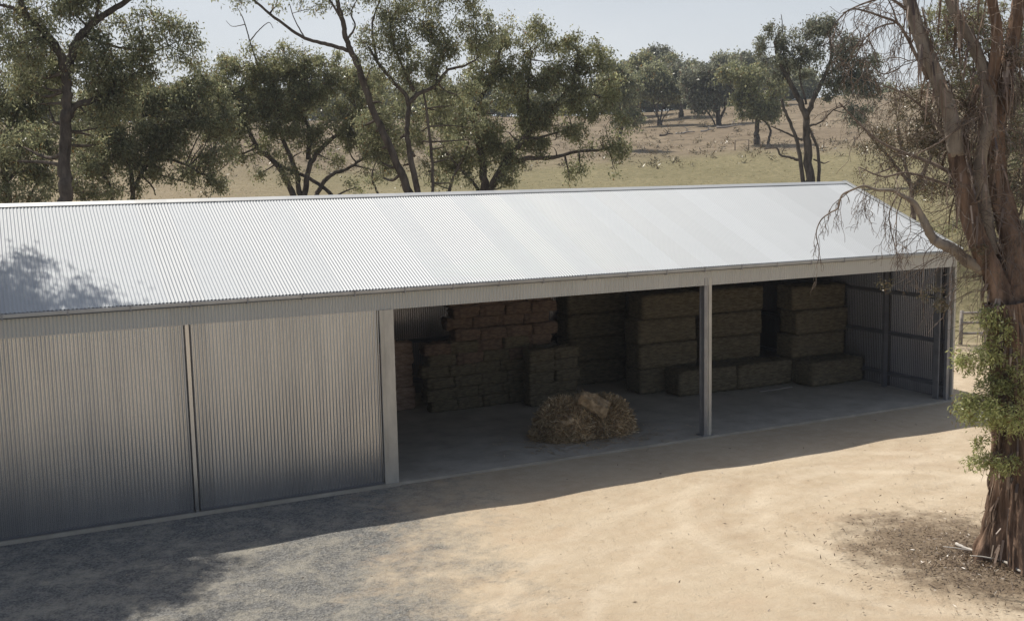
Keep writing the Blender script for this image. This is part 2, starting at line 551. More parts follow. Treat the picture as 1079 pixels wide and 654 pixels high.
# roof, both slopes
sl_len = math.hypot(MID + .16, HR - HE)
ca, sa = (MID + .16) / sl_len, (HR - HE) / sl_len
rx0, rx1 = XL - .1, XR + .1
roof = corr('roof', (rx0, -.16, HE + .03), (1, 0, 0), (0, ca, sa), (0, -sa, ca), rx1 - rx0, sl_len - .01, M['roof'], k=8, rows=14, wob=.0016)
corr('roof_back_slope', (rx0, DEP + .16, HE + .03), (1, 0, 0), (0, -ca, sa), (0, sa, ca), rx1 - rx0, sl_len - .01, M['roof'], parent=roof, k=4, rows=2)
rc = MB()
for s in (-1, 1):
    for seg in range(6):
        a = rx0 + seg * (rx1 - rx0) / 6
        b_ = rx0 + (seg + 1) * (rx1 - rx0) / 6 + .03
        y0 = MID; y1 = MID + s * .19
        z0 = HR + .058 + .002 * (seg % 2); z1 = z0 - .19 * (HR - HE) / (MID + .16)
        rc.add([(a, y0, z0), (b_, y0, z0), (b_, y1, z1), (a, y1, z1), (a, y1, z1 - .02), (b_, y1, z1 - .02)], [(0, 1, 2, 3) if s < 0 else (3, 2, 1, 0), (3, 2, 5, 4)])
part(rc, 'ridge_cap', M['fascia'], roof)
for x in (rx1 + .012, rx0 - .012):
    vg = MB()
    for s in (-1, 1):
        ye = -.17 if s < 0 else DEP + .17
        vg.bar((x, MID, HR + .02), (x, ye, HE - .0), .022, .16)
        vg.bar((x - .06 if x > 0 else x + .06, MID, HR + .068), (x - .06 if x > 0 else x + .06, ye, HE + .056), .13, .012)
    part(vg, 'verge_flashing', M['fascia'], roof)

# front fascia of short corrugated sheets, gutter with brackets
corr('fascia', (XL, -.015, HF), (1, 0, 0), (0, 0, 1), (0, -1, 0), XR - XL + .02, HE - HF, M['fascia'], amp=.013)
tb = MB(); tb.box((XL, .004, HF + .005), (XR, .09, HF + .24)); tb.box((XL, .02, HE - .12), (XR, .2, HE - .02)); part(tb, 'eave_beam', M['dark_steel'])
gb = MB()
prof = [(-.03, .0), (-.03, -.105), (-.15, -.105), (-.175, -.075), (-.175, -.008), (-.165, 0), (-.165, -.07), (-.14, -.092), (-.045, -.092), (-.045, 0)]
V = []
for x in (rx0, rx1):
    V += [(x, y, HE + .015 + z) for y, z in prof]
n = len(prof)
gb.add(V, [(i, (i + 1) % n, n + (i + 1) % n, n + i) for i in range(n)] + [tuple(range(n))[::-1], tuple(range(n, 2 * n))])
gut = part(gb, 'gutter', M['gutter'])
for i in range(27):
    x = .6 - 1.2 * i - .6
    q = MB()
    q.box((x - .016, -.185, HE - .10), (x + .016, -.176, HE + .035))
    q.box((x - .016, -.185, HE - .108), (x + .016, -.03, HE - .099))
    q.box((x - .016, -.176, HE + .017), (x + .016, -.06, HE + .026))
    part(q, 'gutter_bracket', M['dark_steel'], gut)

# back wall, end walls
corr('back_wall', (XL, DEP, 0), (1, 0, 0), (0, 0, 1), (0, 1, 0), XR - XL, HE - .01, M['inner'], k=6)


def gable(x, name, side):
    npt = int(DEP / .0762 * 6)
    ys = np.linspace(0.07, DEP - .02, npt)
    xs = x + .0095 * np.sin(2 * math.pi * ys / .0762)
    top = HE - .02 + (HR - HE) * (1 - np.abs(ys - MID) / MID)
    P = np.zeros((npt, 2, 3))
    P[:, :, 0] = xs[:, None]; P[:, :, 1] = ys[:, None]; P[:, 1, 2] = top
    P[:, 0, 2] = 0.0
    o = link(name, grid_mesh(name, P), M['inner'], None, True)
    o.parent = shed; o.location = -OFF
    return o


ew = gable(XR, 'end_wall', 1)
gable(XL, 'end_wall', -1)
for nm, ls in (('girt', [((XR - .07, .1, z), (XR - .07, DEP - .05, z)) for z in (.42, 1.759, 3.112, 4.4)]),):
    for a, b_ in ls:
        q = MB(); q.bar(a, b_, .10, .10); part(q, nm, M['purlin'])
for z in (.42, 1.76, 3.11):
    q = MB(); q.bar((XL + .1, DEP - .08, z), (XR - .1, DEP - .08, z), .09, .10); part(q, 'girt', M['purlin'])
q = MB(); q.box((XR - .30, 2.50, 0), (XR - .13, 2.62, 5.4)); part(q, 'end_wall_post', M['purlin'])
# end frame seen at the right corner: three slim verticals
for (x0, y0, dx, dy) in ((XR - .20, .02, .12, .10), (XR - .02, -.035, .06, .10), (XR - .34, .22, .05, .2)):
    q = MB(); q.box((x0, y0, 0), (x0 + dx, y0 + dy, HF + .3 if x0 < XR - .1 else HE + .0)); part(q, 'corner_post', M['dark_steel'] if x0 != XR - .02 else M['trim'])

# portal frames: posts and rafters
POSTS = [-30.4, -26.1, -17.16, -8.17]
for x in POSTS + [XR - .3]:
    q = MB()
    for s in (-1, 1):
        a = (x, MID, HR - .22); b_ = (x, (.15 if s < 0 else DEP - .15), HE - .25)
        q.bar(a, b_, .12, .28)
    part(q, 'rafter', M['purlin'])
    q = MB(); q.box((x - .09, DEP - .36, 0), (x + .09, DEP - .14, HE - .2)); part(q, 'rear_post', M['purlin'])
for i in range(6):
    for s in (-1, 1):
        t_ = (i + .3) / 5.6
        y = MID + s * (MID * t_)
        z = HR - (HR - HE) * t_ - .10
        q = MB(); q.bar((XL + .1, y, z), (XR - .12, y, z), .07, .13); part(q, 'purlin', M['purlin'])
# open post: two flanges joined by a web (reads as a pale strip beside a darker one)
x = -8.17
q = MB()
q.box((x - .135, -.01, 0), (x - .035, .02, HF + .2)); q.box((x - .10, .02, 0), (x - .08, .20, HF + .2)); q.box((x - .135, .20, 0), (x - .035, .215, HF + .2))
po = part(q, 'front_post', M['dark_steel'])
q = MB(); q.box((x + .0, -.03, 0), (x + .09, .02, HF + .2)); q.box((x - .035, .0, 0), (x + .0, .012, HF + .2)); part(q, 'post_flange', M['trim'], po)
q = MB(); q.box((x - .2, -.055, .002), (x + .16, .27, .02))
for a in (-.16, .12):
    for b_ in (-.03, .24):
        q.tube([(x + a, b_, .02), (x + a, b_, .06)], .014, 6)
part(q, 'base_plate', M['dark_steel'], po)
# post between door and open bay: wide pressed jamb
q = MB()
q.box((-17.40, -.045, -.0), (-17.06, -.03, HF)); q.box((-17.40, -.045 - .03, 0), (-17.385, -.045, HF)); q.box((-17.075, -.03, 0), (-17.06, .25, HF)); q.box((-17.30, -.052, 0), (-17.285, -.045, HF))
jb = part(q, 'door_jamb', M['trim'])
# sliding doors: corrugated sheets behind the fascia line
for i, (x0, x1, yo) in enumerate([(-21.60, -17.41, -.07), (-26.05, -21.74, -.07), (-30.5, -26.14, -.07)]):
    d = corr('sliding_door', (x0, yo + .09, .05), (1, 0, 0), (0, 0, 1), (0, -1, 0), x1 - x0, HF + .05, M['wall'], amp=.0135, rows=10, wob=.0022, k=8)
    q = MB()
    for s_ in (x0 + .03, x1 - .03):
        q.box((s_ - .045, yo + .03 + .105, .05), (s_ + .045, yo + .16, HF + .1))
    q.box((x0, yo + .11, .03), (x1, yo + .16, .12)); q.box((x0, yo + .11, 2.0), (x1, yo + .16, 2.08))
    part(q, 'door_frame', M['dark_steel'], d)
    q = MB(); q.box((x0, yo + .060, .012), (x1, yo + .085, .05)); part(q, 'bottom_rail', M['purlin'], d)
# mullion posts between doors
for x in (-21.67, -26.1):
    q = MB(); q.box((x - .05, -.005, 0), (x + .03, .05, HF)); q.box((x - .05, -.03, 0), (x - .042, -.005, HF)); part(q, 'door_stop', M['wall'])
q = MB(); q.box((XL, -.115, -.1), (-17.05, -.062, .012)); part(q, 'door_track', M['slab'])

# downpipe at the right corner
q = MB(); q.tube([(XR + .06, .03, HE - .1), (XR + .06, .03, .05)], .045, 8); part(q, 'downpipe', M['gutter'])


# light haze over the paddocks
hz = MB(); hz.box((-900, -500, -3), (1300, 1500, 62))
hm_ = bpy.data.materials.new('haze'); hm_.use_nodes = True
hn = hm_.node_tree; hn.nodes.clear()
ho = hn.nodes.new('ShaderNodeOutputMaterial'); hv = hn.nodes.new('ShaderNodeVolumePrincipled')
hv.inputs['Color'].default_value = (.86, .92, 1, 1); hv.inputs['Density'].default_value = .00035
hn.links.new(hv.outputs[0], ho.inputs['Volume'])
ho_ = hz.build('haze', hm_); ho_['kind'] = 'stuff'; ho_['label'] = 'thin pale haze over yard and paddocks'; ho_['category'] = 'haze'


# ------------------------------------------------------------------ hay
def bale_mesh(name, L_, D_, H_, seed, seg=.11, noise_amp=.022):
    nx, ny, nz_ = [max(3, int(q / seg)) for q in (L_, D_, H_)]
    pts = {}; V = []; F = []

    def vid(i, j, k):
        key = (i, j, k)
        if key not in pts:
            p = Vector((L_ * (i / nx - .5), D_ * (j / ny - .5), H_ * k / nz_))
            # round the edges
            c = Vector((0, 0, H_ / 2)); q = p - c
            r = .08 if H_ > .5 else .045
            hx, hy, hz = L_ / 2 - r, D_ / 2 - r, H_ / 2 - r
            cl = Vector((max(-hx, min(hx, q.x)), max(-hy, min(hy, q.y)), max(-hz, min(hz, q.z))))
            d = q - cl
            nrm = d.normalized() if d.length > 1e-6 else Vector((0, 0, 0))
            q = cl + nrm * min(r, d.length) if d.length > 0 else q
            nn = noise.noise(Vector((p.x * 3 + seed * 9, p.y * 3, p.z * 4))) + .6 * noise.noise(Vector((p.x * 9 + seed * 5, p.y * 9, p.z * 13)))
            q = q + (nrm if nrm.length else q.normalized()) * (nn * noise_amp)
            # twine waists
            if L_ > 1.5:
                for tx in (-.8, -.4, 0, .4, .8):
                    if abs(p.x - tx) < .07: q.y *= .965; q.z *= .97
            q = q + c
            q.z = max(q.z, 0)
            pts[key] = len(V); V.append(q)
        return pts[key]
    for a, b_, fix in (('x', 'y', 'z'), ('x', 'z', 'y'), ('y', 'z', 'x')):
        na, nb = {'x': nx, 'y': ny, 'z': nz_}[a], {'x': nx, 'y': ny, 'z': nz_}[b_]
        for lim in (0, {'x': nx, 'y': ny, 'z': nz_}[fix]):
            for i in range(na):
                for j in range(nb):
                    q = []
                    for (ii, jj) in ((i, j), (i + 1, j), (i + 1, j + 1), (i, j + 1)):
                        d = {a: ii, b_: jj, fix: lim}
                        q.append(vid(d['x'], d['y'], d['z']))
                    F.append(q)
    # loose straw ends poking out of the faces
    rs = random.Random(seed * 13 + 1)
    nv0 = len(V)
    for _ in range(420 if L_ > 1.5 else 130):
        p = Vector(V[rs.randrange(nv0)]) + Vector((rs.gauss(0, .04), rs.gauss(0, .02), rs.gauss(0, .03)))
        d = Vector((rs.gauss(0, 1), rs.gauss(0, 1), rs.gauss(0, .8))).normalized() * rs.uniform(.03, .08)
        s_ = d.cross(Vector((rs.gauss(0, 1), rs.gauss(0, 1), rs.gauss(0, 1)))).normalized() * .006
        n_ = len(V)
        V += [p - d - s_, p - d + s_, p + d + s_, p + d - s_]
        for q_ in V[-4:]: q_.z = max(q_.z, 0)
        F.append([n_, n_ + 1, n_ + 2, n_ + 3])
    me = bpy.data.meshes.new(name)
    me.from_pydata([tuple(v) for v in V], [], F)
    me.polygons.foreach_set('use_smooth', np.ones(len(me.polygons), bool))
    import bmesh
    bm = bmesh.new(); bm.from_mesh(me); bmesh.ops.recalc_face_normals(bm, faces=bm.faces); bm.to_mesh(me); bm.free()
    return me


BL, BD, BH = 2.26, .9, .82
big = [bale_mesh('large_hay_bale', BL, BD, BH, s) for s in range(4)]
for me in big: me.materials.append(M['hay_old'])
small_r = [bale_mesh('small_hay_bale', .89, .46, .37, 20 + s, .06, .05) for s in range(5)]
for me in small_r: me.materials.append(M['hay_red'])
small_lit = [bale_mesh('small_hay_bale', .88, .46, .36, 40 + s, .06, .04) for s in range(3)]
M['hay_sunlit'] = mat('sunlit_russet_hay', (0.30, 0.20, 0.15), 0.95, scale=6, bump=.03, bscale=45, stretch=(.7, .7, 2), col2=(.55, .40, .31), spec=.1)  # russet hay with sunlight painted in: lightened colour for the jamb stack
for me in small_lit: me.materials.append(M['hay_sunlit'])
small_o = [bale_mesh('small_hay_bale', .89, .46, .37, 30 + s, .06, .05) for s in range(4)]
for me in small_o: me.materials.append(M['hay_old'])


def bale(meshes, name, x, y, z, label, group, rz=0., cat='hay bale'):
    o = bpy.data.objects.new(name, rnd.choice(meshes))
    COL.objects.link(o)
    o.location = (x, y, z)
    jt = .03 if name == 'large_hay_bale' else .07
    o.rotation_euler = (rnd.uniform(-.02, .02), rnd.uniform(-.025, .025) if jt > .05 else 0, rz + rnd.uniform(-jt, jt))
    if rnd.random() < .5: o.rotation_euler[2] += math.pi
    return tag(o, label, cat, group)


CR = ['bottom', 'second', 'third', 'fourth', 'fifth', 'sixth', 'seventh', 'eighth', 'ninth', 'tenth']
cols = [(-.22, 4.95, 'in the column against the right end wall'), (-3.05, 5.9, 'in the middle column right of the slim post'), (-5.72, 5.9, 'in the column just behind the slim post')]
for x, y, ph in cols:
    for k in range(4):
        bale(big, 'large_hay_bale', x + rnd.uniform(-.08, .08), y + rnd.uniform(-.07, .07), k * (BH - .005), 'large square hay bale, %s layer %s' % (CR[k], ph), 'large square bales stacked in columns')
for k in range(4):
    for i, x in enumerate((-7.0, -4.65, -2.3)):
        bale(big, 'large_hay_bale', x + rnd.uniform(-.05, .05), 8.3 + rnd.uniform(-.08, .08), k * (BH - .005), 'large bale in the dark rear row, %s layer, %s column from the back wall' % (CR[k], ['first', 'second', 'third'][i]), 'large bales in the rear row')
for x, y, lb in ((-.27, 4.03, 'large square bale lying alone on the floor by the right end wall'),
                 (-4.82, 4.98, 'large square bale on the floor just right of the slim post, left of its pair'),
                 (-2.55, 4.93, 'large square bale on the floor, right one of the pair beyond the slim post')):
    bale(big, 'large_hay_bale', x, y, 0, lb, 'large bales lying in front of the stack')
# russet small-bale stack: brickwork, ten courses
for k in range(10):
    off = (.0, .22, .07, .3)[k % 4]
    n = 4 if k > 5 else 5
    for i in range(n):
        x = -9.70 - i * .885 - off * .8
        if x > -9.3: continue
        m_ = small_r if k >= 6 else (small_o if k < 4 else (small_r if (i + k) % 2 else small_o))
        bale(m_, 'small_hay_bale', x + rnd.uniform(-.03, .03), 6.75 + rnd.uniform(-.06, .06) + (.0 if k < 7 else .08), k * .352,
             '%s small bale, %s course of the tall stack, %s from its right end' % ('russet' if m_ is small_r else 'dull brown', CR[k], ['first', 'second', 'third', 'fourth', 'fifth'][i]), 'small bales in the tall stack')
# short stack in front
for k in range(5):
    for i in range(2):
        rot = math.pi / 2 if (k == 4) else 0
        bale(small_o, 'small_hay_bale', -10.0 + i * .86 - .25 + rnd.uniform(-.06, .06), 5.95 + rnd.uniform(-.05, .05), k * .352, 'grey brown small bale, %s course of the short stack behind loose hay, %s side' % (CR[k], 'left' if i == 0 else 'right'), 'small bales in the short stack')
# stack beside the door jamb
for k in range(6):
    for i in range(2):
        bale(small_lit, 'small_hay_bale', -14.33 - i * .9 + rnd.uniform(-.03, .03), 7.6 + rnd.uniform(-.03, .03), k * .352, 'reddish small bale, %s course of the stack half hidden by the door jamb, %s end' % (CR[k], 'open' if i == 0 else 'hidden'), 'small bales beside the door jamb')


def straw(cx_, cy_, cz_, sx, sy, sz, n, ln, spread_r=.012, down=.3):
    u = rng.normal(size=(n, 3)); u /= np.linalg.norm(u, axis=1)[:, None]
    u[:, 2] = np.abs(u[:, 2])
    P = np.stack([cx_ + u[:, 0] * sx, cy_ + u[:, 1] * sy, cz_ + u[:, 2] * sz], 1) * 1.0
    d = rng.normal(size=(n, 3)) + u * .4; d[:, 2] -= down
    d /= np.linalg.norm(d, axis=1)[:, None]
    L_ = ln * rng.uniform(.4, 1.2, n)[:, None]
    s = np.cross(d, rng.normal(size=(n, 3))); s /= np.linalg.norm(s, axis=1)[:, None]
    s *= spread_r * rng.uniform(.5, 1, n)[:, None]
    q = np.stack([P - d * L_ * .5 - s, P - d * L_ * .5 + s, P + d * L_ * .5 + s, P + d * L_ * .5 - s], 1)
    q[:, :, 2] = np.maximum(q[:, :, 2], .005)
    return q


def mound(name, cx_, cy_, sx, sy, sz, label, n, z0=0.0, m=None, seed=0, rz=0):
    root = empty(name, (cx_, cy_, z0), label, 'hay pile', 'loose hay heaps')
    nu, nv = 40, 16
    P = np.zeros((nu + 1, nv + 1, 3))
    for i in range(nu + 1):
        for j in range(nv + 1):
            a = 2 * math.pi * (i % nu) / nu; e = math.pi / 2 * j / nv
            d = Vector((math.cos(a) * math.cos(e), math.sin(a) * math.cos(e), math.sin(e)))
            r = 1 + .34 * noise.noise(d * 2 + Vector((seed * 7, 0, 0))) + .20 * noise.noise(d * 5 + Vector((seed, 3, 0)))
            P[i, j] = (d.x * sx * r * .93, d.y * sy * r * .93, d.z * sz * r * .93 - (.02 if j == 0 else 0))
    body = link('hay_mass', grid_mesh('hay_mass', P[:, ::-1]), m or M['hay_gold'], root, True)
    q = np.concatenate([straw(0, 0, 0, sx * 1.0, sy * 1.0, sz * 1.0, n, .36), straw(0, 0, 0, sx * 1.12, sy * 1.12, sz * 1.1, n // 2, .3), straw(0, 0, 0, sx * 1.2, sy * 1.2, .1, n // 4, .3, down=0)])
    link('loose_straw', quads_mesh('loose_straw', q), M['hay_straw'], root)
    return root


M['hay_straw'] = leaf_mat('straw', (.22, .14, .07), (.60, .45, .26), trans=.15, tint=(.72, .58, .38))
mound('hay_heap', -11.55, 1.95, .82, .70, .95, 'loose tangled hay heap on the slab, left of the two heaps', 5200, seed=1)
mound('hay_heap', -10.40, 1.85, .84, .62, .92, 'loose pale hay heap spilling right, beside the left heap', 5200, seed=2)
bb = bpy.data.objects.new('broken_hay_bale', bale_mesh('broken_hay_bale', .85, .46, .34, 55, .05, .10))
bb.data.materials.append(M['hay_gold'])
bb.location = (-10.95, 1.6, .78); bb.rotation_euler = (.3, .5, -.5)
COL.objects.link(bb); tag(bb, 'broken golden bale lying across the top of the loose hay', 'hay bale')
q = np.concatenate([np.stack([rng.normal(-11, 1.1, 900), rng.normal(1.5, .6, 900), np.full(900, .012)], 1)])
d = rng.normal(size=(900, 3)); d[:, 2] = 0; d /= np.linalg.norm(d, axis=1)[:, None]
s = np.stack([-d[:, 1], d[:, 0], np.zeros(900)], 1) * .008
d *= rng.uniform(.05, .16, 900)[:, None]
o = link('scattered_straw', quads_mesh('scattered_straw', np.stack([q - d - s, q - d + s, q + d + s, q + d - s], 1)), M['hay_straw']); tag(o, 'wisps of straw strewn on the slab round the heaps', 'straw', kind='stuff')
# sticks lying on the slab before the right bales
o = MB(); o.bar((-3.3, 3.9, .02), (-1.9, 4.0, .02), .05, .03); o = o.build('timber_offcut', M['timber']); tag(o, 'thin pale timber batten on the slab before the bales', 'batten')


# ------------------------------------------------------------------ trees
def catmull(P, n=6):
    P = [Vector(p) for p in P]
    if len(P) < 3:
        return [P[0].lerp(P[-1], t / n) for t in range(n + 1)]
    Q = [P[0] * 2 - P[1]] + P + [P[-1] * 2 - P[-2]]
    out = []
    for i in range(1, len(Q) - 2):
        for t in range(n):
            s = t / n
            a, b_, c, d_ = Q[i - 1], Q[i], Q[i + 1], Q[i + 2]
            out.append(.5 * ((2 * b_) + (c - a) * s + (2 * a - 5 * b_ + 4 * c - d_) * s * s + (3 * b_ - a - 3 * c + d_) * s ** 3))
    out.append(P[-1])
    return out


def leaves(C, n_each, spread, ll, lw, droop=.55):
    """C: (m,3) clump centres -> leaf quads hanging round them"""
    m_ = len(C)
    N_ = m_ * n_each
    base = np.repeat(C, n_each, 0)
    sp = np.repeat(rng.uniform(.6, 1.25, m_) * spread, n_each)[:, None]
    g_ = rng.normal(size=(N_, 3)) * sp * np.array([.55, .55, .52])
    P = base + g_
    d = rng.normal(size=(N_, 3)) * (1 - droop); d[:, 2] -= droop
    d /= np.linalg.norm(d, axis=1)[:, None]
    s = np.cross(d, rng.normal(size=(N_, 3))); s /= np.linalg.norm(s, axis=1)[:, None] + 1e-9
    L_ = ll * rng.uniform(.6, 1.3, N_)[:, None]; W_ = lw * rng.uniform(.6, 1.3, N_)[:, None]
    nrm = np.cross(d, s)
    mid = P + d * L_ * .45 + nrm * L_ * .08
    return np.stack([P, mid - s * W_ * .5, P + d * L_, mid + s * W_ * .5], 1)


def grow(name, label, D, limbs, blobs, lm='leaf', bark='bark', cat='tree', group=None, ll=.2, lw=.055, dens=1.0, clump=.42, base=None, per=42, shell=.35, root_to_ground=True, extra=None, twig_r=.012, cld=1.0, droop=.55):
    """limbs: lists of (u,v,dD) pixels in the photograph at D metres, with end radii; blobs: leafy masses"""
    p0 = at(limbs[0][0][0][0], limbs[0][0][0][1], D + (limbs[0][0][0][2] if len(limbs[0][0][0]) > 2 else 0))
    gx, gy = p0.x, p0.y
    gz = float(terr(gx, gy)) - .1
    root = empty(name, (gx, gy, gz), label, cat, group)
    O = (gx, gy, gz)
    tb = MB(); nodes = []
    for (pts, r0, r1) in limbs:
        W_ = [at(p[0], p[1], D + (p[2] if len(p) > 2 else 0)) for p in pts]
        if root_to_ground and W_[0].z < gz + 3.5 and pts is limbs[0][0] or (root_to_ground and abs(pts[0][1] - limbs[0][0][0][1]) < 6 and W_[0].z - gz < 6):
            foot = Vector((W_[0].x * .8 + gx * .2, W_[0].y * .8 + gy * .2, gz - .15))
            dz = W_[0].z - foot.z
            if dz > .2: W_ = [foot, foot.lerp(W_[0], .6)] + W_ if dz > 1.5 else [foot] + W_
        C = catmull(W_, 6)
        n = len(C)
        C = [c + Vector((rnd.uniform(-1, 1), rnd.uniform(-1, 1), rnd.uniform(-1, 1))) * (.25 * (r0 + (r1 - r0) * i / n)) for i, c in enumerate(C)]
        R = [r0 + (r1 - r0) * (i / (n - 1)) ** .8 for i in range(n)]
        tb.tube(C, R, 8 if r0 > .12 else 6, .10)
        for i in range(n // 4, n): nodes.append((C[i], R[i]))
    cl = []
    if D < 70 and cat == 'tree':          # loose sprays hanging under each leafy mass
        blobs = list(blobs) + [(b_[0] + rnd.uniform(-.3, .3) * b_[2], b_[1] + b_[3] * 1.05, b_[2] * .6, b_[3] * .55, b_[4] if len(b_) > 4 else 0, .55) for b_ in blobs if 50 < b_[1] < 160 and b_[2] > 14]
    for bl in blobs:
        u, v, ru, rv = bl[:4]
        if D < 100: ru, rv = ru * 1.2, rv * 1.18
        elif D > 170: ru, rv = ru * 1.25, rv * 1.15
        dD = bl[4] if len(bl) > 4 else 0
        dn = bl[5] if len(bl) > 5 else 1.0
        Dd = D + dD
        c = at(u, v, Dd)
        wr, hr = ru * Dd / FPX, rv * Dd / FPX
        dr = (wr + hr) * (.36 if D < 100 else .5)
        # hub branch
        hub = c - Vector((0, 0, hr * .25))
        nd = min(nodes, key=lambda q: (q[0] - hub).length * (1.0 if q[0].z < hub.z + .5 else 1.7))
        mid = nd[0].lerp(hub, .5) + Vector((rnd.uniform(-.1, .1), rnd.uniform(-.1, .1), rnd.uniform(-.12, .05))) * (hub - nd[0]).length
        C = catmull([nd[0], mid, hub], 5)
        r0 = min(nd[1] * .75, .03 + .02 * (hub - nd[0]).length + .012 * dr * 2); r1 = max(.018, r0 * .45)
        R = [r0 + (r1 - r0) * i / (len(C) - 1) for i in range(len(C))]
        tb.tube(C, R, 5, .08)
        hubs = [(q, r) for q, r in zip(C[len(C) // 2:], R[len(C) // 2:])]
        vol = wr * hr * dr
        ns = max(4, int(dens * dn * (8.4 if D < 100 else 6.0) * vol ** .72 / (clump ** 1.6)))
        sub = []
        for i in range(ns):
            while True:
                a = np.array([rnd.uniform(-1, 1) for _ in range(3)])
                rr = a @ a
                if rr < 1 and (rr > shell or rnd.random() < .35): break
            wobb = 1 + .35 * noise.noise(Vector((a[0] * 2 + u, a[1] * 2 + v, a[2] * 2)))
            p = c + (RT * (a[0] * wr) + Vector((0, 0, 1)) * (a[2] * hr) + Vector((FW.x, FW.y, 0)) * (a[1] * dr)) * wobb
            # keep some gaps
            if noise.noise(p * (.75 / max(.5, clump * 2))) < -.12: continue
            sub.append(p)
        for p in sub:
            h = min(hubs, key=lambda q: (q[0] - p).length)
            ln = (p - h[0]).length
            mid = h[0].lerp(p, .55) + Vector((rnd.uniform(-.15, .15), rnd.uniform(-.15, .15), rnd.uniform(.0, .18))) * ln
            C = [h[0], h[0].lerp(mid, .6), mid, p]
            tb.tube(C, [max(twig_r, min(h[1] * .7, .02 + .006 * ln)), twig_r * 1.4, twig_r * 1.1, twig_r * .6], 3)
            if ln > .3 * dr and len(hubs) < 60: hubs.append((mid, max(.012, h[1] * .5)))
            cl.append(tuple(p))
            if cld > 1 and rnd.random() < cld - 1: cl.append(tuple(mid))
    if extra: extra(tb, O)
    o = tb.build('trunk', M[bark], None, True, off=O); o.parent = root; o.location = (0, 0, 0)
    if cl:
        Cn = np.array(cl) - np.array(O)
        q = leaves(Cn, int(per * (1.45 if D < 100 else 1)), clump, ll, lw * 1.3, droop)
        link('crown', quads_mesh('crown', q), M[lm], root)
    return root


# ---- trees behind the shed, nearest first
grow('gum_tree', 'tall gum at far left with one straight dark trunk and a curled low limb', 50,
     [([(69, 214), (68, 175), (70, 130), (71, 100), (66, 62), (46, 34), (28, 17), (20, -8)], .36, .12),
      ([(68, 132), (79, 112), (98, 106), (116, 98), (124, 87), (134, 82)], .17, .07),
      ([(70, 75), (78, 50), (88, 34), (108, 17), (135, 0), (152, -16)], .22, .09),
      ([(30, 18), (14, 9), (-4, 4)], .12, .06),
      ([(100, 22), (104, 2), (100, -20)], .09, .05),
      ([(124, 50), (142, 52), (160, 55), (178, 48)], .06, .03),
      ([(84, 37), (124, 50)], .08, .06)],
     [(18, 38, 30, 26), (58, 45, 26, 24, 1), (98, 62, 28, 24), (130, 76, 26, 18), (108, 88, 26, 18, 1), (160, 28, 22, 14), (188, 38, 20, 17), (168, 60, 22, 13), (140, 50, 18, 14),
      (40, 5, 30, 14), (80, 10, 24, 16), (115, 32, 18, 12), (52, 112, 16, 14, 2), (24, 150, 22, 16, 3), (100, 140, 16, 10, 2, .7), (62, -25, 70, 20), (140, -25, 40, 14), (45, 85, 22, 20, 1.5), (95, 118, 24, 14), (128, 105, 18, 14), (203, 55, 10, 16, 0, .6), (30, 70, 24, 20, 2)],
     lm='leaf', group=None, ll=.19, lw=.05, dens=1.25)
grow('gum_tree', 'low spreading grey gum right of the straight trunk, arching bare lower limbs', 62,
     [([(140, 213), (139, 188), (132, 160), (122, 132), (118, 110)], .2, .06), ([(141, 200), (153, 176), (170, 168), (192, 172), (214, 184)], .13, .05),
      ([(136, 175), (148, 150), (152, 122)], .13, .05), ([(118, 212), (116, 195), (104, 180), (86, 176)], .12, .05), ([(150, 186), (160, 196), (164, 206)], .06, .04), ([(152, 178), (170, 185), (196, 192)], .06, .03)],
     [(150, 120, 34, 22), (188, 118, 30, 22), (214, 146, 20, 20), (128, 150, 28, 18), (172, 148, 32, 17), (205, 175, 22, 14), (100, 150, 22, 22), (222, 114, 17, 20), (140, 95, 26, 16), (230, 185, 14, 14, 0, .7), (180, 185, 20, 9, 0, .5), (104, 185, 18, 12, 0, .6), (135, 200, 20, 7, 0, .4), (205, 95, 16, 14), (210, 72, 10, 10, 0, .7), (238, 128, 12, 14, 0, .7), (96, 108, 18, 14), (150, 178, 16, 8, 0, .6), (166, 98, 22, 14), (240, 168, 8, 14, 0, .6), (160, 172, 24, 12), (112, 170, 16, 14), (215, 196, 20, 8, 0, .6), (85, 130, 16, 16), (190, 98, 14, 12), (120, 204, 14, 6, 0, .6)],
     lm='leaf', ll=.2, lw=.06, dens=1.3)
grow('gum_tree', 'bushy gum cut off by the left edge of the photo, leaves down to the roof', 57,
     [([(9, 216), (5, 175), (9, 135), (20, 95)], .24, .08), ([(8, 190), (22, 180), (42, 188), (58, 200)], .1, .04), ([(6, 165), (-12, 130)], .12, .06), ([(30, 214), (38, 195), (48, 180)], .1, .04)],
     [(8, 85, 34, 28), (50, 90, 20, 18, 2), (100, 205, 14, 7, 3, .7), (4, 130, 32, 26), (38, 168, 24, 18), (12, 178, 28, 18), (46, 130, 18, 22), (22, 204, 24, 10, -1), (60, 190, 22, 16, 2), (-20, 170, 26, 24), (84, 178, 16, 20, 3), (88, 200, 16, 10, 3, .6), (30, 110, 22, 18)],
     lm='leaf', ll=.2, lw=.055, dens=1.2)
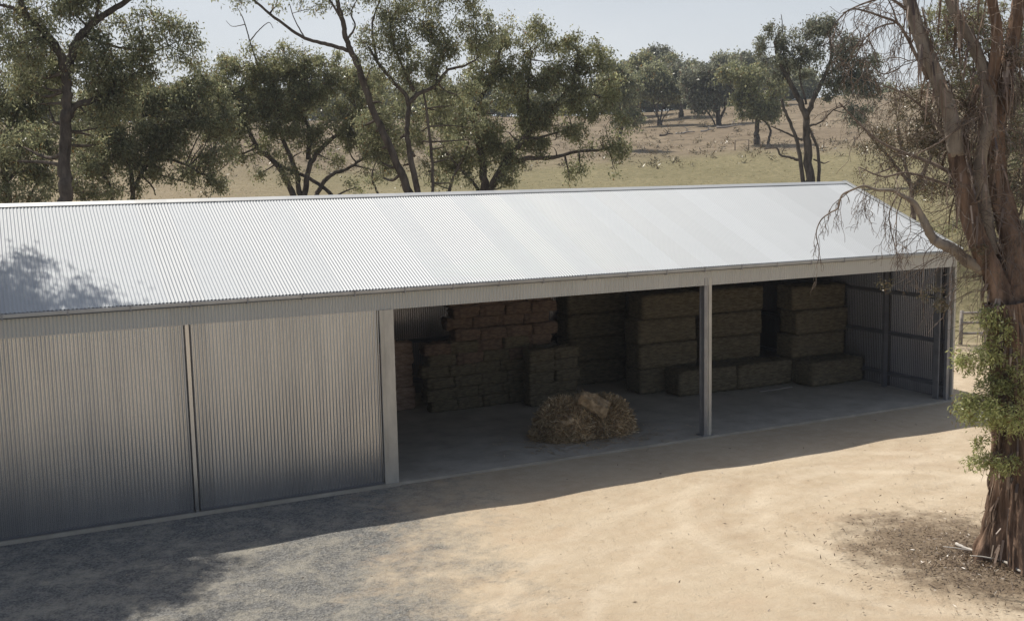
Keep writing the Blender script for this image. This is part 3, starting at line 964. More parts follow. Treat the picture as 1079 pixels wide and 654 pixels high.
grow('gum_tree', 'many-stemmed spreading gum with crossing bare limbs at its base, left of centre', 68,
     [([(309, 206), (294, 176), (271, 155), (257, 128), (241, 101), (230, 84)], .26, .07), ([(316, 206), (311, 178), (296, 141), (291, 101), (281, 74)], .26, .07),
      ([(321, 206), (327, 172), (348, 148), (369, 134), (380, 118)], .28, .08), ([(333, 206), (348, 185), (366, 178), (386, 164)], .24, .07), ([(350, 206), (326, 188), (298, 176), (280, 160)], .18, .08),
      ([(325, 168), (326, 135), (311, 112), (304, 90)], .17, .06), ([(272, 70), (264, 46), (257, 22), (250, 8)], .06, .02), ([(263, 44), (272, 33), (283, 24), (288, 30)], .045, .015), ([(258, 26), (245, 28), (238, 22)], .03, .012)],
     [(233, 84, 20, 18), (260, 68, 22, 17), (294, 62, 26, 17), (328, 82, 28, 20), (362, 92, 24, 20), (298, 98, 28, 17), (248, 118, 20, 18), (346, 120, 28, 16), (288, 130, 22, 14), (384, 110, 18, 22), (262, 152, 18, 11), (384, 146, 20, 16),
      (300, 182, 14, 9, -1, .6), (394, 176, 16, 12, 0, .8), (268, 100, 20, 14), (225, 108, 12, 14), (315, 115, 20, 12), (366, 70, 16, 12, 2), (400, 120, 14, 20, 2), (240, 140, 14, 10), (375, 195, 14, 8, 0, .5), (318, 146, 18, 12), (345, 165, 14, 9, 0, .7), (278, 178, 10, 10, 0, .6), (244, 160, 12, 10, 0, .7), (410, 150, 14, 18, 2), (236, 66, 10, 8), (345, 62, 14, 9), (400, 90, 12, 14, 2), (222, 92, 12, 14), (228, 130, 12, 12), (270, 132, 14, 12), (310, 98, 18, 12), (335, 134, 16, 11), (370, 140, 16, 12), (386, 86, 14, 12), (280, 82, 16, 12), (318, 66, 16, 10), (252, 140, 12, 9), (402, 165, 12, 12, 2), (300, 160, 12, 8, 0, .6)],
     lm='leaf_olive', ll=.2, lw=.06, dens=1.05)
grow('gum_tree', 'tall leaning gum with two trunks, the left one reaching out of the picture', 55,
     [([(431, 205), (411, 156), (391, 110), (376, 66), (366, 46), (361, 22), (354, -4), (350, -25)], .27, .09), ([(369, 54), (346, 47), (321, 40), (294, 22), (267, 0), (256, -12)], .12, .05),
      ([(441, 205), (431, 160), (429, 132), (430, 106), (416, 88), (398, 66), (390, 52)], .22, .06), ([(430, 110), (440, 100), (459, 90), (472, 74), (488, 70), (503, 62)], .14, .04), ([(436, 96), (424, 70), (414, 45), (411, 22)], .1, .04),
      ([(456, 205), (455, 165), (450, 120), (446, 95)], .12, .05), ([(366, 42), (374, 28), (370, 14), (376, 0)], .06, .03), ([(392, 112), (385, 92), (390, 72)], .05, .03), ([(398, 66), (392, 30), (400, 0)], .07, .04),
      ([(321, 40), (310, 20), (305, 4)], .035, .02), ([(459, 90), (462, 70), (470, 48)], .05, .03), ([(361, 22), (340, -12)], .07, .04)],
     [(402, 30, 24, 16), (440, 14, 32, 15), (428, 48, 24, 16), (476, 38, 24, 18), (503, 24, 18, 14), (470, 66, 22, 13), (412, 78, 24, 15), (394, 66, 14, 14, 0, .7), (372, 10, 12, 8, 0, .6), (448, 118, 22, 17, 2), (410, 132, 18, 14, 2), (482, 96, 22, 13, 1),
      (436, 92, 18, 13, 1), (325, 8, 16, 6, 0, .6), (292, 4, 16, 5, 0, .5), (508, 48, 12, 12), (420, -14, 54, 14), (498, -8, 26, 12), (340, -14, 36, 9, 0, .6), (250, -6, 24, 7, 0, .7), (462, 20, 16, 12), (385, 42, 9, 8, 0, .5), (446, 150, 14, 12, 3, .7), (456, 178, 10, 12, 3, .6), (492, 130, 16, 14, 3), (430, 125, 16, 14, 3), (462, 98, 18, 12, 3), (398, 128, 14, 14, 3), (476, 190, 12, 9, 3, .7), (432, 150, 12, 14, 4), (440, 40, 16, 12), (400, 152, 15, 16, 3), (382, 128, 10, 16, 3, .8), (470, 150, 16, 14, 3), (425, 170, 10, 14, 3, .6), (404, 185, 14, 9, 3, .6), (402, 105, 16, 12, 2), (460, 45, 18, 14), (448, 70, 14, 10)],
     lm='leaf', ll=.18, lw=.05, dens=1.1)
grow('gum_tree', 'broad rounded gum at the middle with a long low limb reaching right', 64,
     [([(511, 204), (508, 165), (500, 122), (518, 82), (530, 44)], .36, .08), ([(516, 203), (534, 168), (558, 140), (585, 112), (604, 84), (610, 56)], .3, .08), ([(519, 196), (538, 173), (558, 167), (583, 166), (606, 160), (632, 158), (656, 150)], .2, .06),
      ([(473, 205), (478, 186), (487, 168), (494, 150)], .16, .06), ([(505, 204), (497, 190), (488, 182), (470, 160)], .16, .05), ([(560, 140), (556, 100), (560, 55)], .14, .05), ([(585, 112), (618, 100), (640, 104)], .11, .04), ([(398, 204), (392, 186), (396, 170)], .1, .04), ([(545, 150), (580, 142), (615, 130)], .12, .04)],
     [(522, 56, 24, 19), (555, 38, 24, 18), (582, 60, 26, 19), (614, 58, 22, 17), (628, 88, 24, 19), (592, 98, 28, 18), (548, 96, 28, 20), (504, 104, 24, 20), (536, 134, 28, 18), (600, 130, 28, 14), (638, 128, 20, 17), (486, 140, 22, 15), (526, 168, 18, 14), (652, 152, 12, 12), (646, 172, 7, 9, 0, .8),
      (612, 174, 12, 7, 0, .8), (600, 188, 7, 6, 0, .7), (480, 172, 16, 12, 1), (566, 152, 18, 9), (468, 124, 20, 18, 2), (648, 108, 12, 13), (504, 78, 18, 14), (566, 78, 20, 14), (540, 186, 12, 9, -1, .7), (625, 152, 14, 8), (500, 186, 12, 8, 0, .6), (575, 120, 22, 13), (520, 116, 18, 12), (560, 118, 20, 12), (502, 152, 20, 14), (472, 160, 18, 14, 1), (546, 172, 10, 8, 0, .7), (620, 112, 16, 12), (585, 145, 18, 9), (490, 178, 14, 12, 1), (460, 192, 10, 8, 0, .5), (528, 196, 10, 7, -1, .7), (634, 144, 12, 10), (570, 40, 14, 12), (600, 44, 10, 8, 0, .6)],
     lm='leaf_olive', ll=.19, lw=.06, dens=1.15)
grow('gum_tree', 'dark green gum just right of the broad tree, crown against the sky', 150,
     [([(652, 150), (655, 130), (652, 110), (648, 75)], .4, .12)],
     [(654, 112, 15, 18), (648, 80, 12, 14), (662, 88, 11, 12), (636, 60, 9, 8, 0, .7), (668, 125, 9, 10), (640, 95, 12, 16), (646, 60, 7, 7, 0, .8)], lm='leaf', ll=.45, lw=.17, dens=1.5, clump=.8)
grow('gum_tree', 'slender open gum on the right beyond the roof ridge with forked dark trunks', 95,
     [([(854, 193), (850, 150), (849, 122), (839, 100), (823, 68), (817, 46), (822, 34)], .46, .1), ([(846, 193), (840, 150), (829, 122), (823, 104)], .24, .1), ([(849, 126), (859, 101), (869, 80), (876, 58), (873, 32)], .26, .08),
      ([(844, 169), (832, 166), (822, 163), (818, 156), (805, 157)], .14, .05), ([(857, 168), (868, 172), (874, 170)], .08, .04), ([(853, 133), (866, 128), (878, 116), (890, 112)], .11, .04), ([(846, 148), (824, 138), (812, 133)], .12, .05), ([(833, 90), (826, 50), (824, 22), (823, 15)], .07, .02), ([(869, 80), (890, 70), (905, 80)], .1, .04), ([(850, 110), (843, 80), (846, 50)], .1, .04), ([(862, 196), (862, 160), (850, 130)], .2, .1)],
     [(812, 46, 12, 13), (826, 70, 13, 12), (850, 34, 15, 9), (870, 30, 15, 10), (888, 50, 15, 14), (858, 60, 15, 10), (880, 78, 14, 13), (900, 92, 15, 14), (843, 84, 9, 8, 0, .6), (905, 118, 12, 10, 0, .8), (914, 72, 11, 14), (880, 102, 10, 7, 0, .6), (836, 48, 10, 9, 0, .8), (866, 46, 12, 8), (806, 60, 9, 8, 0, .7), (920, 98, 10, 12, 0, .8)],
     lm='leaf_grey', ll=.26, lw=.09, dens=1.25, clump=.5)
grow('gum_tree', 'bright olive round-headed gum on the hillside left of the slender gum', 150,
     [([(797, 140), (798, 122), (794, 102), (786, 85)], .5, .15), ([(798, 128), (812, 112), (818, 100)], .25, .1), ([(796, 124), (780, 108), (772, 95)], .25, .1), ([(812, 138), (806, 128), (795, 124), (778, 120)], .2, .1)],
     [(775, 78, 15, 11), (796, 80, 18, 13), (813, 94, 14, 13), (770, 98, 13, 12), (790, 104, 17, 12), (814, 114, 13, 9), (764, 84, 8, 9), (780, 118, 9, 6, 0, .7), (805, 122, 14, 7)], lm='leaf_olive', ll=.45, lw=.17, dens=1.5, clump=.8, per=46, cat='tree')
hilltrees = [
    ('broad dark gum filling the gap left of the split trunk', 225, [([(728, 116), (728, 98), (726, 84)], .35, .12), ([(728, 104), (738, 92)], .2, .1)],
     [(726, 78, 11, 9), (716, 70, 10, 7), (738, 84, 9, 7), (708, 64, 8, 6)], 'leaf'),
    ('mid green gum between the broad tree and the hillside row', 205, [([(652, 122), (654, 100), (656, 85)], .35, .12)],
     [(652, 84, 12, 11), (664, 98, 9, 9), (642, 74, 10, 8), (676, 66, 10, 7)], 'leaf_olive'),
    ('thin grey gum behind the olive round-headed tree and slender gum', 215, [([(806, 112), (806, 96), (808, 84)], .3, .12)],
     [(806, 72, 10, 9), (796, 66, 10, 7), (822, 84, 9, 8), (785, 64, 8, 6)], 'leaf_grey'),
    ('grey gum on the hillside with a thick pale split trunk', 185, [([(757, 130), (755, 108), (748, 90)], .6, .2), ([(759, 126), (764, 110), (758, 80)], .3, .15), ([(752, 128), (742, 112)], .2, .1)],
     [(746, 86, 16, 13), (757, 72, 13, 9), (735, 98, 13, 10), (765, 96, 9, 12), (742, 110, 11, 7), (730, 84, 9, 8)], 'leaf_grey'),
    ('pale green umbrella gum with several thin leaning stems on the hillside', 190, [([(694, 126), (690, 112), (686, 98)], .22, .1), ([(696, 126), (700, 110), (706, 98)], .2, .1), ([(693, 124), (684, 108)], .15, .08), ([(698, 126), (706, 115)], .15, .08)],
     [(680, 88, 14, 10), (695, 92, 13, 9), (690, 78, 12, 8), (707, 96, 10, 7), (671, 98, 8, 7)], 'leaf'),
    ('dark gum with a stout flared trunk between two hillside trees', 205, [([(718, 118), (718, 104), (716, 90)], .6, .2), ([(718, 108), (726, 95)], .2, .1)],
     [(718, 88, 13, 10), (710, 78, 10, 8), (727, 92, 10, 8), (704, 88, 8, 7), (724, 78, 9, 8)], 'leaf_grey'),
    ('airy tall gum on the crest poking above its neighbours', 235, [([(693, 108), (693, 85), (694, 65)], .3, .1), ([(693, 88), (700, 72)], .15, .08)],
     [(693, 60, 11, 9), (700, 70, 10, 7), (684, 68, 8, 6), (690, 78, 9, 6)], 'leaf_grey'),
    ('mid green gum at the left end of the hillside row', 215, [([(672, 120), (672, 100), (670, 85)], .3, .1)],
     [(668, 82, 12, 10), (660, 92, 10, 10), (676, 76, 9, 8), (664, 74, 8, 7)], 'leaf'),
    ('pale crest gum right of the airy tall one', 240, [([(733, 108), (733, 90), (735, 78)], .3, .1)],
     [(735, 74, 11, 8), (726, 80, 9, 7), (744, 78, 9, 8)], 'leaf_grey'),
    ('crest gum with its top just behind the olive round-headed tree', 245, [([(768, 108), (768, 88), (766, 74)], .3, .1)],
     [(766, 66, 11, 8), (778, 66, 10, 7), (758, 74, 9, 8), (788, 72, 8, 8)], 'leaf')]
for lb, D, lim, bl, lm in hilltrees:
    grow('gum_tree', lb, D, lim, bl, lm=lm, ll=.6, lw=.24, dens=1.9, clump=1.0, per=44, group='gums along the hillside', twig_r=.03)
# crest row: copies of two compact crowns
protos = []
for k in range(3):
    t = grow('gum_tree', 'small round gum in the far row along the hill crest', 235,
             [([(215, 140), (215, 124), (212 + 3 * k, 112)], .35, .12), ([(215, 126), (222, 116)], .2, .1)],
             [(213, 110, 11, 8), (222, 116, 10, 7), (205, 117, 10, 7), (216, 102 - k, 8, 5)], lm=['leaf', 'leaf_grey', 'leaf'][k], ll=.7, lw=.28, dens=1.9, clump=1.1, per=40, group='gums in the far row along the crest', twig_r=.03)
    protos.append(t)
k = 0
for u, D in [(-20, 235), (20, 240), (60, 232), (105, 238), (150, 233), (182, 236), (200, 242), (232, 238), (246, 230), (262, 240), (300, 240), (345, 236), (390, 238), (470, 240), (560, 240), (640, 232), (655, 240), (668, 236), (682, 244), (706, 240), (722, 246), (748, 238), (760, 244), (782, 240), (796, 246), (812, 238), (830, 244), (846, 250), (280, 236), (320, 242), (365, 240), (410, 236), (430, 242), (450, 238), (500, 240), (530, 238), (595, 236), (900, 300), (935, 306), (968, 296), (1000, 305), (1030, 298), (1062, 304), (1090, 300)]:
    p = at(u, 150, D)
    pr = protos[k % 3]
    loc = (p.x, p.y, float(terr(p.x, p.y)) - .1)
    if k < 3:
        o = pr; o.location = loc
    else:
        o = dup(pr, loc, rnd.uniform(0, 6.28), 'small round gum in the far row along the hill crest')
    s = rnd.uniform(.85, 1.35); o.scale = (s * rnd.uniform(.9, 1.25), s, s)
    k += 1
# round shrubs on the left hillside
for u, lb in ((222, 'left of two small round shrubs on the bare hillside'), (233, 'right of two small round shrubs on the bare hillside')):
    grow('shrub', lb, 160, [([(u, 148), (u, 144)], .1, .05)], [(u, 144, 5, 4)], cat='shrub', lm='leaf_grey', ll=.4, lw=.16, dens=3, clump=.6, per=50, group='round shrubs on the hillside', twig_r=.02)
# bushes right, behind the big trunk
grow('scrubby_tree', 'brownish scrubby tree behind the right end of the roof, thin tangled twigs', 47,
     [([(962, 222), (958, 190), (950, 160), (946, 130)], .13, .05), ([(962, 205), (975, 178), (985, 150), (980, 115)], .12, .05), ([(960, 195), (940, 170), (922, 150), (905, 128)], .09, .03)],
     [(950, 138, 24, 20), (976, 165, 22, 18), (932, 160, 20, 16), (962, 108, 20, 16), (990, 130, 16, 20), (920, 180, 14, 12, 0, .6), (945, 185, 18, 12), (985, 195, 16, 8, 0, 1.6), (970, 195, 12, 8)], lm='leaf_brown', ll=.11, lw=.03, dens=.85, clump=.32, per=34, bark='twig')
grow('gum_tree', 'dense green gum seen between the big tree limbs at the right', 66,
     [([(1052, 240), (1050, 190), (1040, 120), (1030, 60)], .3, .1), ([(1051, 180), (1066, 130), (1074, 90)], .2, .08), ([(1046, 150), (1015, 90), (1000, 40)], .15, .06)],
     [(985, 30, 20, 18), (1012, 55, 20, 18), (1072, 92, 18, 18), (1066, 130, 20, 16), (1030, 80, 18, 16), (1050, 150, 18, 14), (1076, 165, 16, 18), (1020, 15, 22, 16), (1060, 30, 20, 20), (1068, 200, 16, 14), (1030, 120, 16, 14), (1085, 60, 14, 30), (1040, 195, 14, 10)], lm='leaf_olive', ll=.2, lw=.06, dens=1.0)
grow('shrub', 'low green shrub behind the right gable end', 44, [([(990, 262), (988, 250)], .05, .02)], [(990, 246, 12, 9), (1004, 240, 8, 8), (978, 238, 8, 5, 1, .7)], cat='shrub', lm='leaf', ll=.1, lw=.03, dens=1.6, clump=.25, per=40)
grow('shrub', 'grey green shrub behind the rails at the right edge', 47, [([(1070, 278), (1068, 262)], .05, .02)], [(1068, 255, 14, 12), (1082, 262, 12, 14), (1055, 268, 8, 7)], cat='shrub', lm='leaf_grey', ll=.1, lw=.03, dens=1.3, clump=.25, per=40)


# tree out of the frame at the left whose crown shades the door yard and the roof's left end
def shade_tree():
    bx, by = -33.2, 2.0
    root = empty('gum_tree', (bx, by, -.1), 'gum outside the left edge whose shadow dapples roof and gravel', 'tree')
    O = (bx, by, -.1)
    tb = MB()
    main = catmull([(bx, by, -.3), (bx + .3, by, 4), (bx + .9, by + .3, 8), (bx + 2.2, by + .5, 12)], 6)
    tb.tube(main, np.linspace(.5, .2, len(main)), 8, .08)
    cl = []
    r2 = random.Random(3)
    for i in range(34):
        while True:
            a = Vector((r2.uniform(-1, 1), r2.uniform(-1, 1), r2.uniform(-1, 1)))
            if a.length < 1: break
        h = Vector((bx + 3.4 + a.x * 4.1, by + 1.0 + a.y * 4.4, 13.3 + a.z * 3.2))
        s = main[r2.randrange(9, len(main))]
        C = catmull([s, s.lerp(h, .5) + Vector((0, 0, .4)), h], 4)
        tb.tube(C, np.linspace(.10, .03, len(C)), 5)
        for j in range(30):
            p = h + Vector((r2.gauss(0, .75), r2.gauss(0, .75), r2.gauss(0, .6)))
            cl.append(tuple(p))
            if j % 2 == 0: tb.tube([h, p], [.015, .008], 3)
    for i in range(16):
        a = Vector((r2.uniform(-1, 1), r2.uniform(-1, 1), r2.uniform(-1, 1)))
        h = Vector((bx + 3.5 + a.x * 3.2, by + 2.7 + a.y * 2.0, 14.4 + a.z * 1.5))
        s = main[r2.randrange(12, len(main))]
        C = catmull([s, s.lerp(h, .5) + Vector((0, 0, .4)), h], 4)
        tb.tube(C, np.linspace(.10, .03, len(C)), 5)
        for j in range(30):
            cl.append(tuple(h + Vector((r2.gauss(0, .7), r2.gauss(0, .7), r2.gauss(0, .5)))))
    o = tb.build('trunk', M['bark'], None, True, off=O); o.parent = root; o.location = (0, 0, 0)
    link('crown', quads_mesh('crown', leaves(np.array(cl) - np.array(O), 60, .45, .22, .07)), M['leaf'], root)


shade_tree()


# the big rough-barked tree in the right foreground
def big_tree():
    D = 22.0
    b0 = at(1074, 585, 22.0)
    gz = float(terr(b0.x, b0.y)) - .1
    O = (b0.x, b0.y, gz)
    root = empty('big_gum_tree', O, 'huge rough-barked gum in the right foreground with peeling strips and dead twigs', 'tree')
    P = lambda L_: [at(p[0], p[1], D + p[2]) for p in L_]
    rr = random.Random(5)
    tk = catmull(P([(1076, 612, .4), (1075, 585, .1), (1073, 545, -.1), (1073, 500, -.3), (1071, 450, -.5), (1067, 400, -.7), (1063, 350, -.9), (1060, 318, -1.0)]), 16)
    R = np.interp(np.arange(len(tk)), [0, 16, 32, 48, 64, 80, 96, 112], [.86, .70, .50, .41, .37, .35, .38, .36])
    # main trunk as a furrowed surface
    K_ = 180
    Pk = np.array(tk); T = np.gradient(Pk, axis=0); T /= np.linalg.norm(T, axis=1)[:, None]
    V = np.zeros((len(tk), K_ + 1, 3))
    ref = np.array([1.0, 0, 0])
    for i in range(len(tk)):
        a = ref - T[i] * (ref @ T[i]); a /= np.linalg.norm(a); b_ = np.cross(T[i], a)
        for j in range(K_ + 1):
            th = 2 * math.pi * (j % K_) / K_
            n1 = noise.noise(Vector((math.cos(th) * 5.0, math.sin(th) * 5.0, Pk[i][2] * .9)))
            n2 = noise.noise(Vector((math.cos(th) * 14, math.sin(th) * 14, Pk[i][2] * 1.8 + 5)))
            n3 = noise.noise(Vector((math.cos(th) * 1.6, math.sin(th) * 1.6, Pk[i][2] * .4 + 9)))
            flare = max(0, 1 - (Pk[i][2] - gz) / 1.3)
            butt = flare * .25 * math.sin(th * 5 + 1)
            n4 = noise.noise(Vector((math.cos(th) * 26, math.sin(th) * 26, Pk[i][2] * 3.5)))
            r = R[i] * (1 + .09 * n4 + .20 * n1 + .16 * n2 + .14 * n3 + butt)
            V[i, j] = Pk[i] + a * math.cos(th) * r + b_ * math.sin(th) * r
    V -= np.array(O)
    link('trunk', grid_mesh('trunk', V), M['bark_red'], root, True)
    limbs = [
        ('bark_red', [(1058, 345, -.9), (1050, 318, -1), (1040, 290, -1.0), (1022, 250, -1.1), (1010, 205, -1.1), (1000, 160, -1.1)], .30, .20),
        ('bark_pale', [(1001, 165, -1.1), (994, 120, -1.1), (981, 85, -1.1), (966, 48, -1.0), (955, 15, -.9), (948, -14, -.8)], .20, .15),
        ('bark_red', [(1056, 345, -.8), (1064, 300, -.8), (1062, 268, -.7), (1054, 230, -.6), (1043, 185, -.5), (1042, 140, -.5), (1048, 95, -.5), (1056, 60, -.4), (1064, 20, -.3), (1068, -20, -.2)], .34, .14),
        ('bark_pale', [(1038, 268, -.7), (1030, 220, -.8), (1026, 170, -.9), (1036, 120, -.9), (1032, 85, -.8), (1018, 45, -.7), (1003, 22, -.7), (990, -12, -.7)], .17, .12),
        ('bark_red', [(1048, 320, -.7), (1044, 280, -.5), (1030, 240, -.5), (1016, 190, -.4), (1010, 140, -.3), (1024, 90, -.2)], .20, .08),
        ('bark_red', [(1062, 290, -.6), (1072, 262, -.4), (1078, 225, -.3), (1074, 180, -.2), (1082, 130, 0)], .12, .07),
        ('bark_pale', [(1050, 82, -.5), (1060, 72, -.4), (1072, 60, -.3), (1090, 50, -.1)], .07, .05),
        ('bark_pale', [(1056, 66, -.5), (1050, 92, -.6), (1040, 105, -.7), (1030, 130, -.8)], .06, .03),
        ('bark_red', [(1040, 150, -.6), (1038, 90, -.8), (1044, 40, -.8), (1036, -10, -.8)], .15, .12),
    ]
    # dead limb reaching left over the roof
    dead = [(1036, 284, -1.0), (1018, 274, -1.1), (1005, 263, -1.2), (992, 257, -1.3), (983, 251, -1.3), (977, 240, -1.4), (971, 228, -1.4), (962, 213, -1.5), (950, 206, -1.5), (941, 201, -1.6), (924, 200, -1.7), (910, 196, -1.7), (898, 200, -1.8)]
    mats = {}
    nodes = []
    for m_, pts, r0, r1 in limbs:
        r0 *= .74; r1 *= .72
        C = catmull(P([(q[0] + 7, q[1], q[2]) for q in pts]), 8)
        mats.setdefault(m_, MB()).tube(C, np.linspace(r0, r1, len(C)), 14, .09)
        for i in range(0, len(C), 2): nodes.append(C[i])
    C = catmull(P(dead), 5)
    mats['bark_pale'].tube(C, np.interp(np.arange(len(C)), [0, 30, 45, 60], [.115, .065, .03, .018]), 8, .12)
    deadC = C
    for m_, mb in mats.items():
        o = mb.build('limb', M[m_], None, True, off=O); o.parent = root; o.location = (0, 0, 0)
    # twigs
    tw = MB()

    def twig(s, d, ln, r, depth, droop=.5):
        pts = [s]; n = 7
        d = d.normalized()
        for i in range(n):
            d = (d + Vector((rr.gauss(0, .22), rr.gauss(0, .22), rr.gauss(0, .22))) + Vector((0, 0, -droop * .28))).normalized()
            pts.append(pts[-1] + d * ln / n)
        tw.tube(pts, np.linspace(r, max(.0035, r * .4), len(pts)), 4 if r > .012 else 3)
        if depth > 0:
            for i in range(2, n + 1):
                if rr.random() < .75:
                    dd = (pts[i] - pts[i - 1]).normalized() + Vector((rr.gauss(0, .7), rr.gauss(0, .7), rr.gauss(0, .6)))
                    twig(pts[i], dd, ln * rr.uniform(.3, .6), max(.0035, r * .55), depth - 1, droop)

    def vec(du, dv, dd=0):
        return RT * du - UP * dv + FW * dd
    # drooping sprays over the roof
    for (u, v, du, dv, ln, r) in [(898, 200, -1, .5, .55, .014), (945, 207, -.8, 1, 1.0, .014), (950, 208, -.6, 1, 1.1, .014), (932, 202, -.3, 1, .8, .01), (962, 216, -.5, 1, .9, .01), (986, 254, -.9, .6, 1.0, .012), (1003, 263, -.1, 1, .9, .01), (975, 242, -1, .4, .9, .01), (915, 198, -.3, 1, .6, .008), (998, 262, -.6, .9, .9, .01), (925, 200, -1, -.2, .7, .009), (968, 226, .3, 1, .5, .008)]:
        twig(at(u, v, D - 1.5), vec(du, dv, rr.uniform(-.4, .4)), ln, r, 2, .9)
    C = catmull(P([(898, 200, -1.8), (887, 206, -1.8), (883, 219, -1.8), (875, 224, -1.8), (865, 232, -1.8), (860, 246, -1.8), (863, 262, -1.8), (862, 276, -1.8)]), 5)
    tw.tube(C, np.linspace(.018, .006, len(C)), 4)
    for i in range(6, len(C), 3):
        twig(C[i], vec(rr.uniform(-.6, .8), 1), rr.uniform(.25, .6), .006, 1, 1.0)
    # bare fans upper left
    for pts, r in [([(978, 84, -1.1), (966, 60, -1.2), (955, 38, -1.2), (945, 24, -1.3), (930, 18, -1.3), (912, 12, -1.3), (896, 10, -1.3), (882, 22, -1.3)], .035),
                   ([(945, 24, -1.3), (928, 28, -1.4), (914, 38, -1.4), (905, 52, -1.4), (900, 70, -1.5)], .018),
                   ([(948, 72, -1.2), (930, 78, -1.3), (912, 64, -1.4), (896, 66, -1.4)], .014),
                   ([(955, 10, -.9), (935, -2, -1.1), (910, 4, -1.2), (888, 14, -1.3)], .03),
                   ([(1006, 185, -1.1), (982, 172, -1.0), (950, 160, -1), (925, 148, -1), (903, 128, -1), (884, 108, -1)], .04),
                   ([(1008, 200, -1.1), (985, 190, -1.2), (955, 182, -1.3), (930, 186, -1.4), (905, 176, -1.4)], .03),
                   ([(1000, 150, -1), (978, 120, -.9), (955, 100, -.9), (930, 90, -.9)], .03),
                   ([(945, 24, -1.3), (940, 8, -1.3), (930, -10, -1.3)], .02),
                   ([(1045, 120, -.5), (1018, 130, -1.2), (990, 150, -1.4), (960, 165, -1.5)], .03)]:
        C = catmull(P(pts), 5)
        tw.tube(C, np.linspace(r, r * .35, len(C)), 5)
        for i in range(4, len(C), 2):
            twig(C[i], vec(rr.uniform(-1, .3), rr.uniform(-.6, .9), rr.uniform(-.7, .7)), rr.uniform(.4, .95), .009, 2 if i % 4 == 0 else 1, .7)
    # tangle of dead twigs and hanging bark among the limbs
    for i in range(430):
        s = rr.choice(nodes) + Vector((rr.gauss(0, .12), rr.gauss(0, .12), rr.gauss(0, .15)))
        d = vec(rr.gauss(0, 1), rr.gauss(.1, .8), rr.gauss(0, .9))
        twig(s, d, rr.uniform(.4, 1.4), rr.uniform(.004, .011), 1, rr.uniform(.1, .9))
    o = tw.build('dead_twigs', M['twig'], None, False, off=O); o.parent = root; o.location = (0, 0, 0)
    # peeling bark strips
    st = []
    for i in range(700):
        if i % 3 == 0:
            k = rr.randrange(20, len(tk)); c = tk[k]; rad = R[k] * 1.02
        else:
            c = rr.choice(nodes); rad = .2
        th = rr.uniform(0, 2 * math.pi)
        n_ = Vector((math.cos(th), math.sin(th), 0)); s_ = Vector((-math.sin(th), math.cos(th), 0)) * rr.uniform(.008, .03)
        p = c + n_ * rad
        ln = rr.uniform(.15, .8)
        out = rr.uniform(.0, .14)
        q = p - Vector((0, 0, ln)) + n_ * out + Vector((rr.gauss(0, .04), rr.gauss(0, .04), 0))
        m2 = (p + q) / 2 + n_ * out * .4
        st.append([p - s_, p + s_, m2 + s_, m2 - s_]); st.append([m2 - s_, m2 + s_, q + s_ * .4, q - s_ * .4])
    V = np.array([[list(v) for v in f] for f in st]) - np.array(O)
    link('bark_strips', quads_mesh('bark_strips', V), M['bark_strip'], root)
    # fresh epicormic leaves on the trunk, sparse dull leaves in the tangle

    def foliage(blobs, name, lm, ll, lw, spread, per, step):
        cl = []; fb = MB()
        for (u, v, ru, rv, dD, n) in blobs:
            c = at(u, v, D + dD)
            src = min([Vector(t) for t in tk] + nodes, key=lambda q: (q - c).length)
            for i in range(n):
                while True:
                    a = Vector((rr.uniform(-1, 1), rr.uniform(-1, 1), rr.uniform(-1, 1)))
                    if a.length < 1: break
                p = c + RT * a.x * ru * 22 / FPX + UP * a.z * rv * 22 / FPX + FW * a.y * (ru + rv) * .5 * 22 / FPX
                cl.append(tuple(p))
                if i % step == 0:
                    mid = src.lerp(p, .5) + Vector((0, 0, .12))
                    fb.tube([src, mid, p], [.009, .006, .003], 3)
        o = fb.build('leafy_shoots', M['twig'], None, False, off=O); o.parent = root; o.location = (0, 0, 0)
        link(name, quads_mesh(name, leaves(np.array(cl) - np.array(O), per, spread, ll, lw, .4)), M[lm], root)
    foliage([(1024, 382, 15, 10, -1.0, 34), (1050, 372, 20, 12, -1.2, 50), (1036, 432, 24, 15, -1.2, 95), (1062, 442, 18, 17, -1.3, 60), (1019, 428, 11, 12, -1.1, 34), (1034, 486, 14, 7, -1.0, 28), (1060, 490, 14, 9, -1.1, 26), (1046, 334, 14, 9, -1.4, 26), (1014, 376, 8, 8, -1, 12), (1075, 400, 12, 20, -1.2, 40), (1045, 405, 18, 10, -1.1, 40), (1034, 465, 10, 8, -1, 12), (1052, 352, 12, 10, -1.4, 20)], 'fresh_leaves', 'leaf_fresh', .085, .024, .12, 17, 3)
    foliage([(986, 310, 12, 12, -1.2, 12), (994, 322, 8, 8, -1.2, 8), (936, 300, 8, 8, -1.5, 5), (1030, 262, 10, 8, -1.3, 8)], 'hanging_leaves', 'leaf_brown', .07, .018, .09, 18, 3)
    foliage([(965, 110, 26, 22, -.4, 60), (985, 150, 24, 26, -.4, 70), (950, 150, 22, 18, -.4, 40), (1005, 105, 16, 20, -.4, 40), (1000, 60, 18, 20, -.4, 34), (1030, 175, 24, 30, -.3, 60), (1020, 120, 18, 20, -.3, 40), (1065, 130, 14, 24, -.2, 30), (1068, 200, 14, 24, -.2, 34), (985, 200, 18, 14, -.4, 30), (1020, 20, 30, 16, -.4, 40), (1060, 60, 16, 20, -.4, 26)], 'dull_leaves', 'leaf_brown', .08, .02, .13, 16, 3)


M['bark_strip'] = leaf_mat('bark_strip', (.07, .045, .032), (.30, .215, .16), trans=.05, tint=(.42, .34, .27))
big_tree()

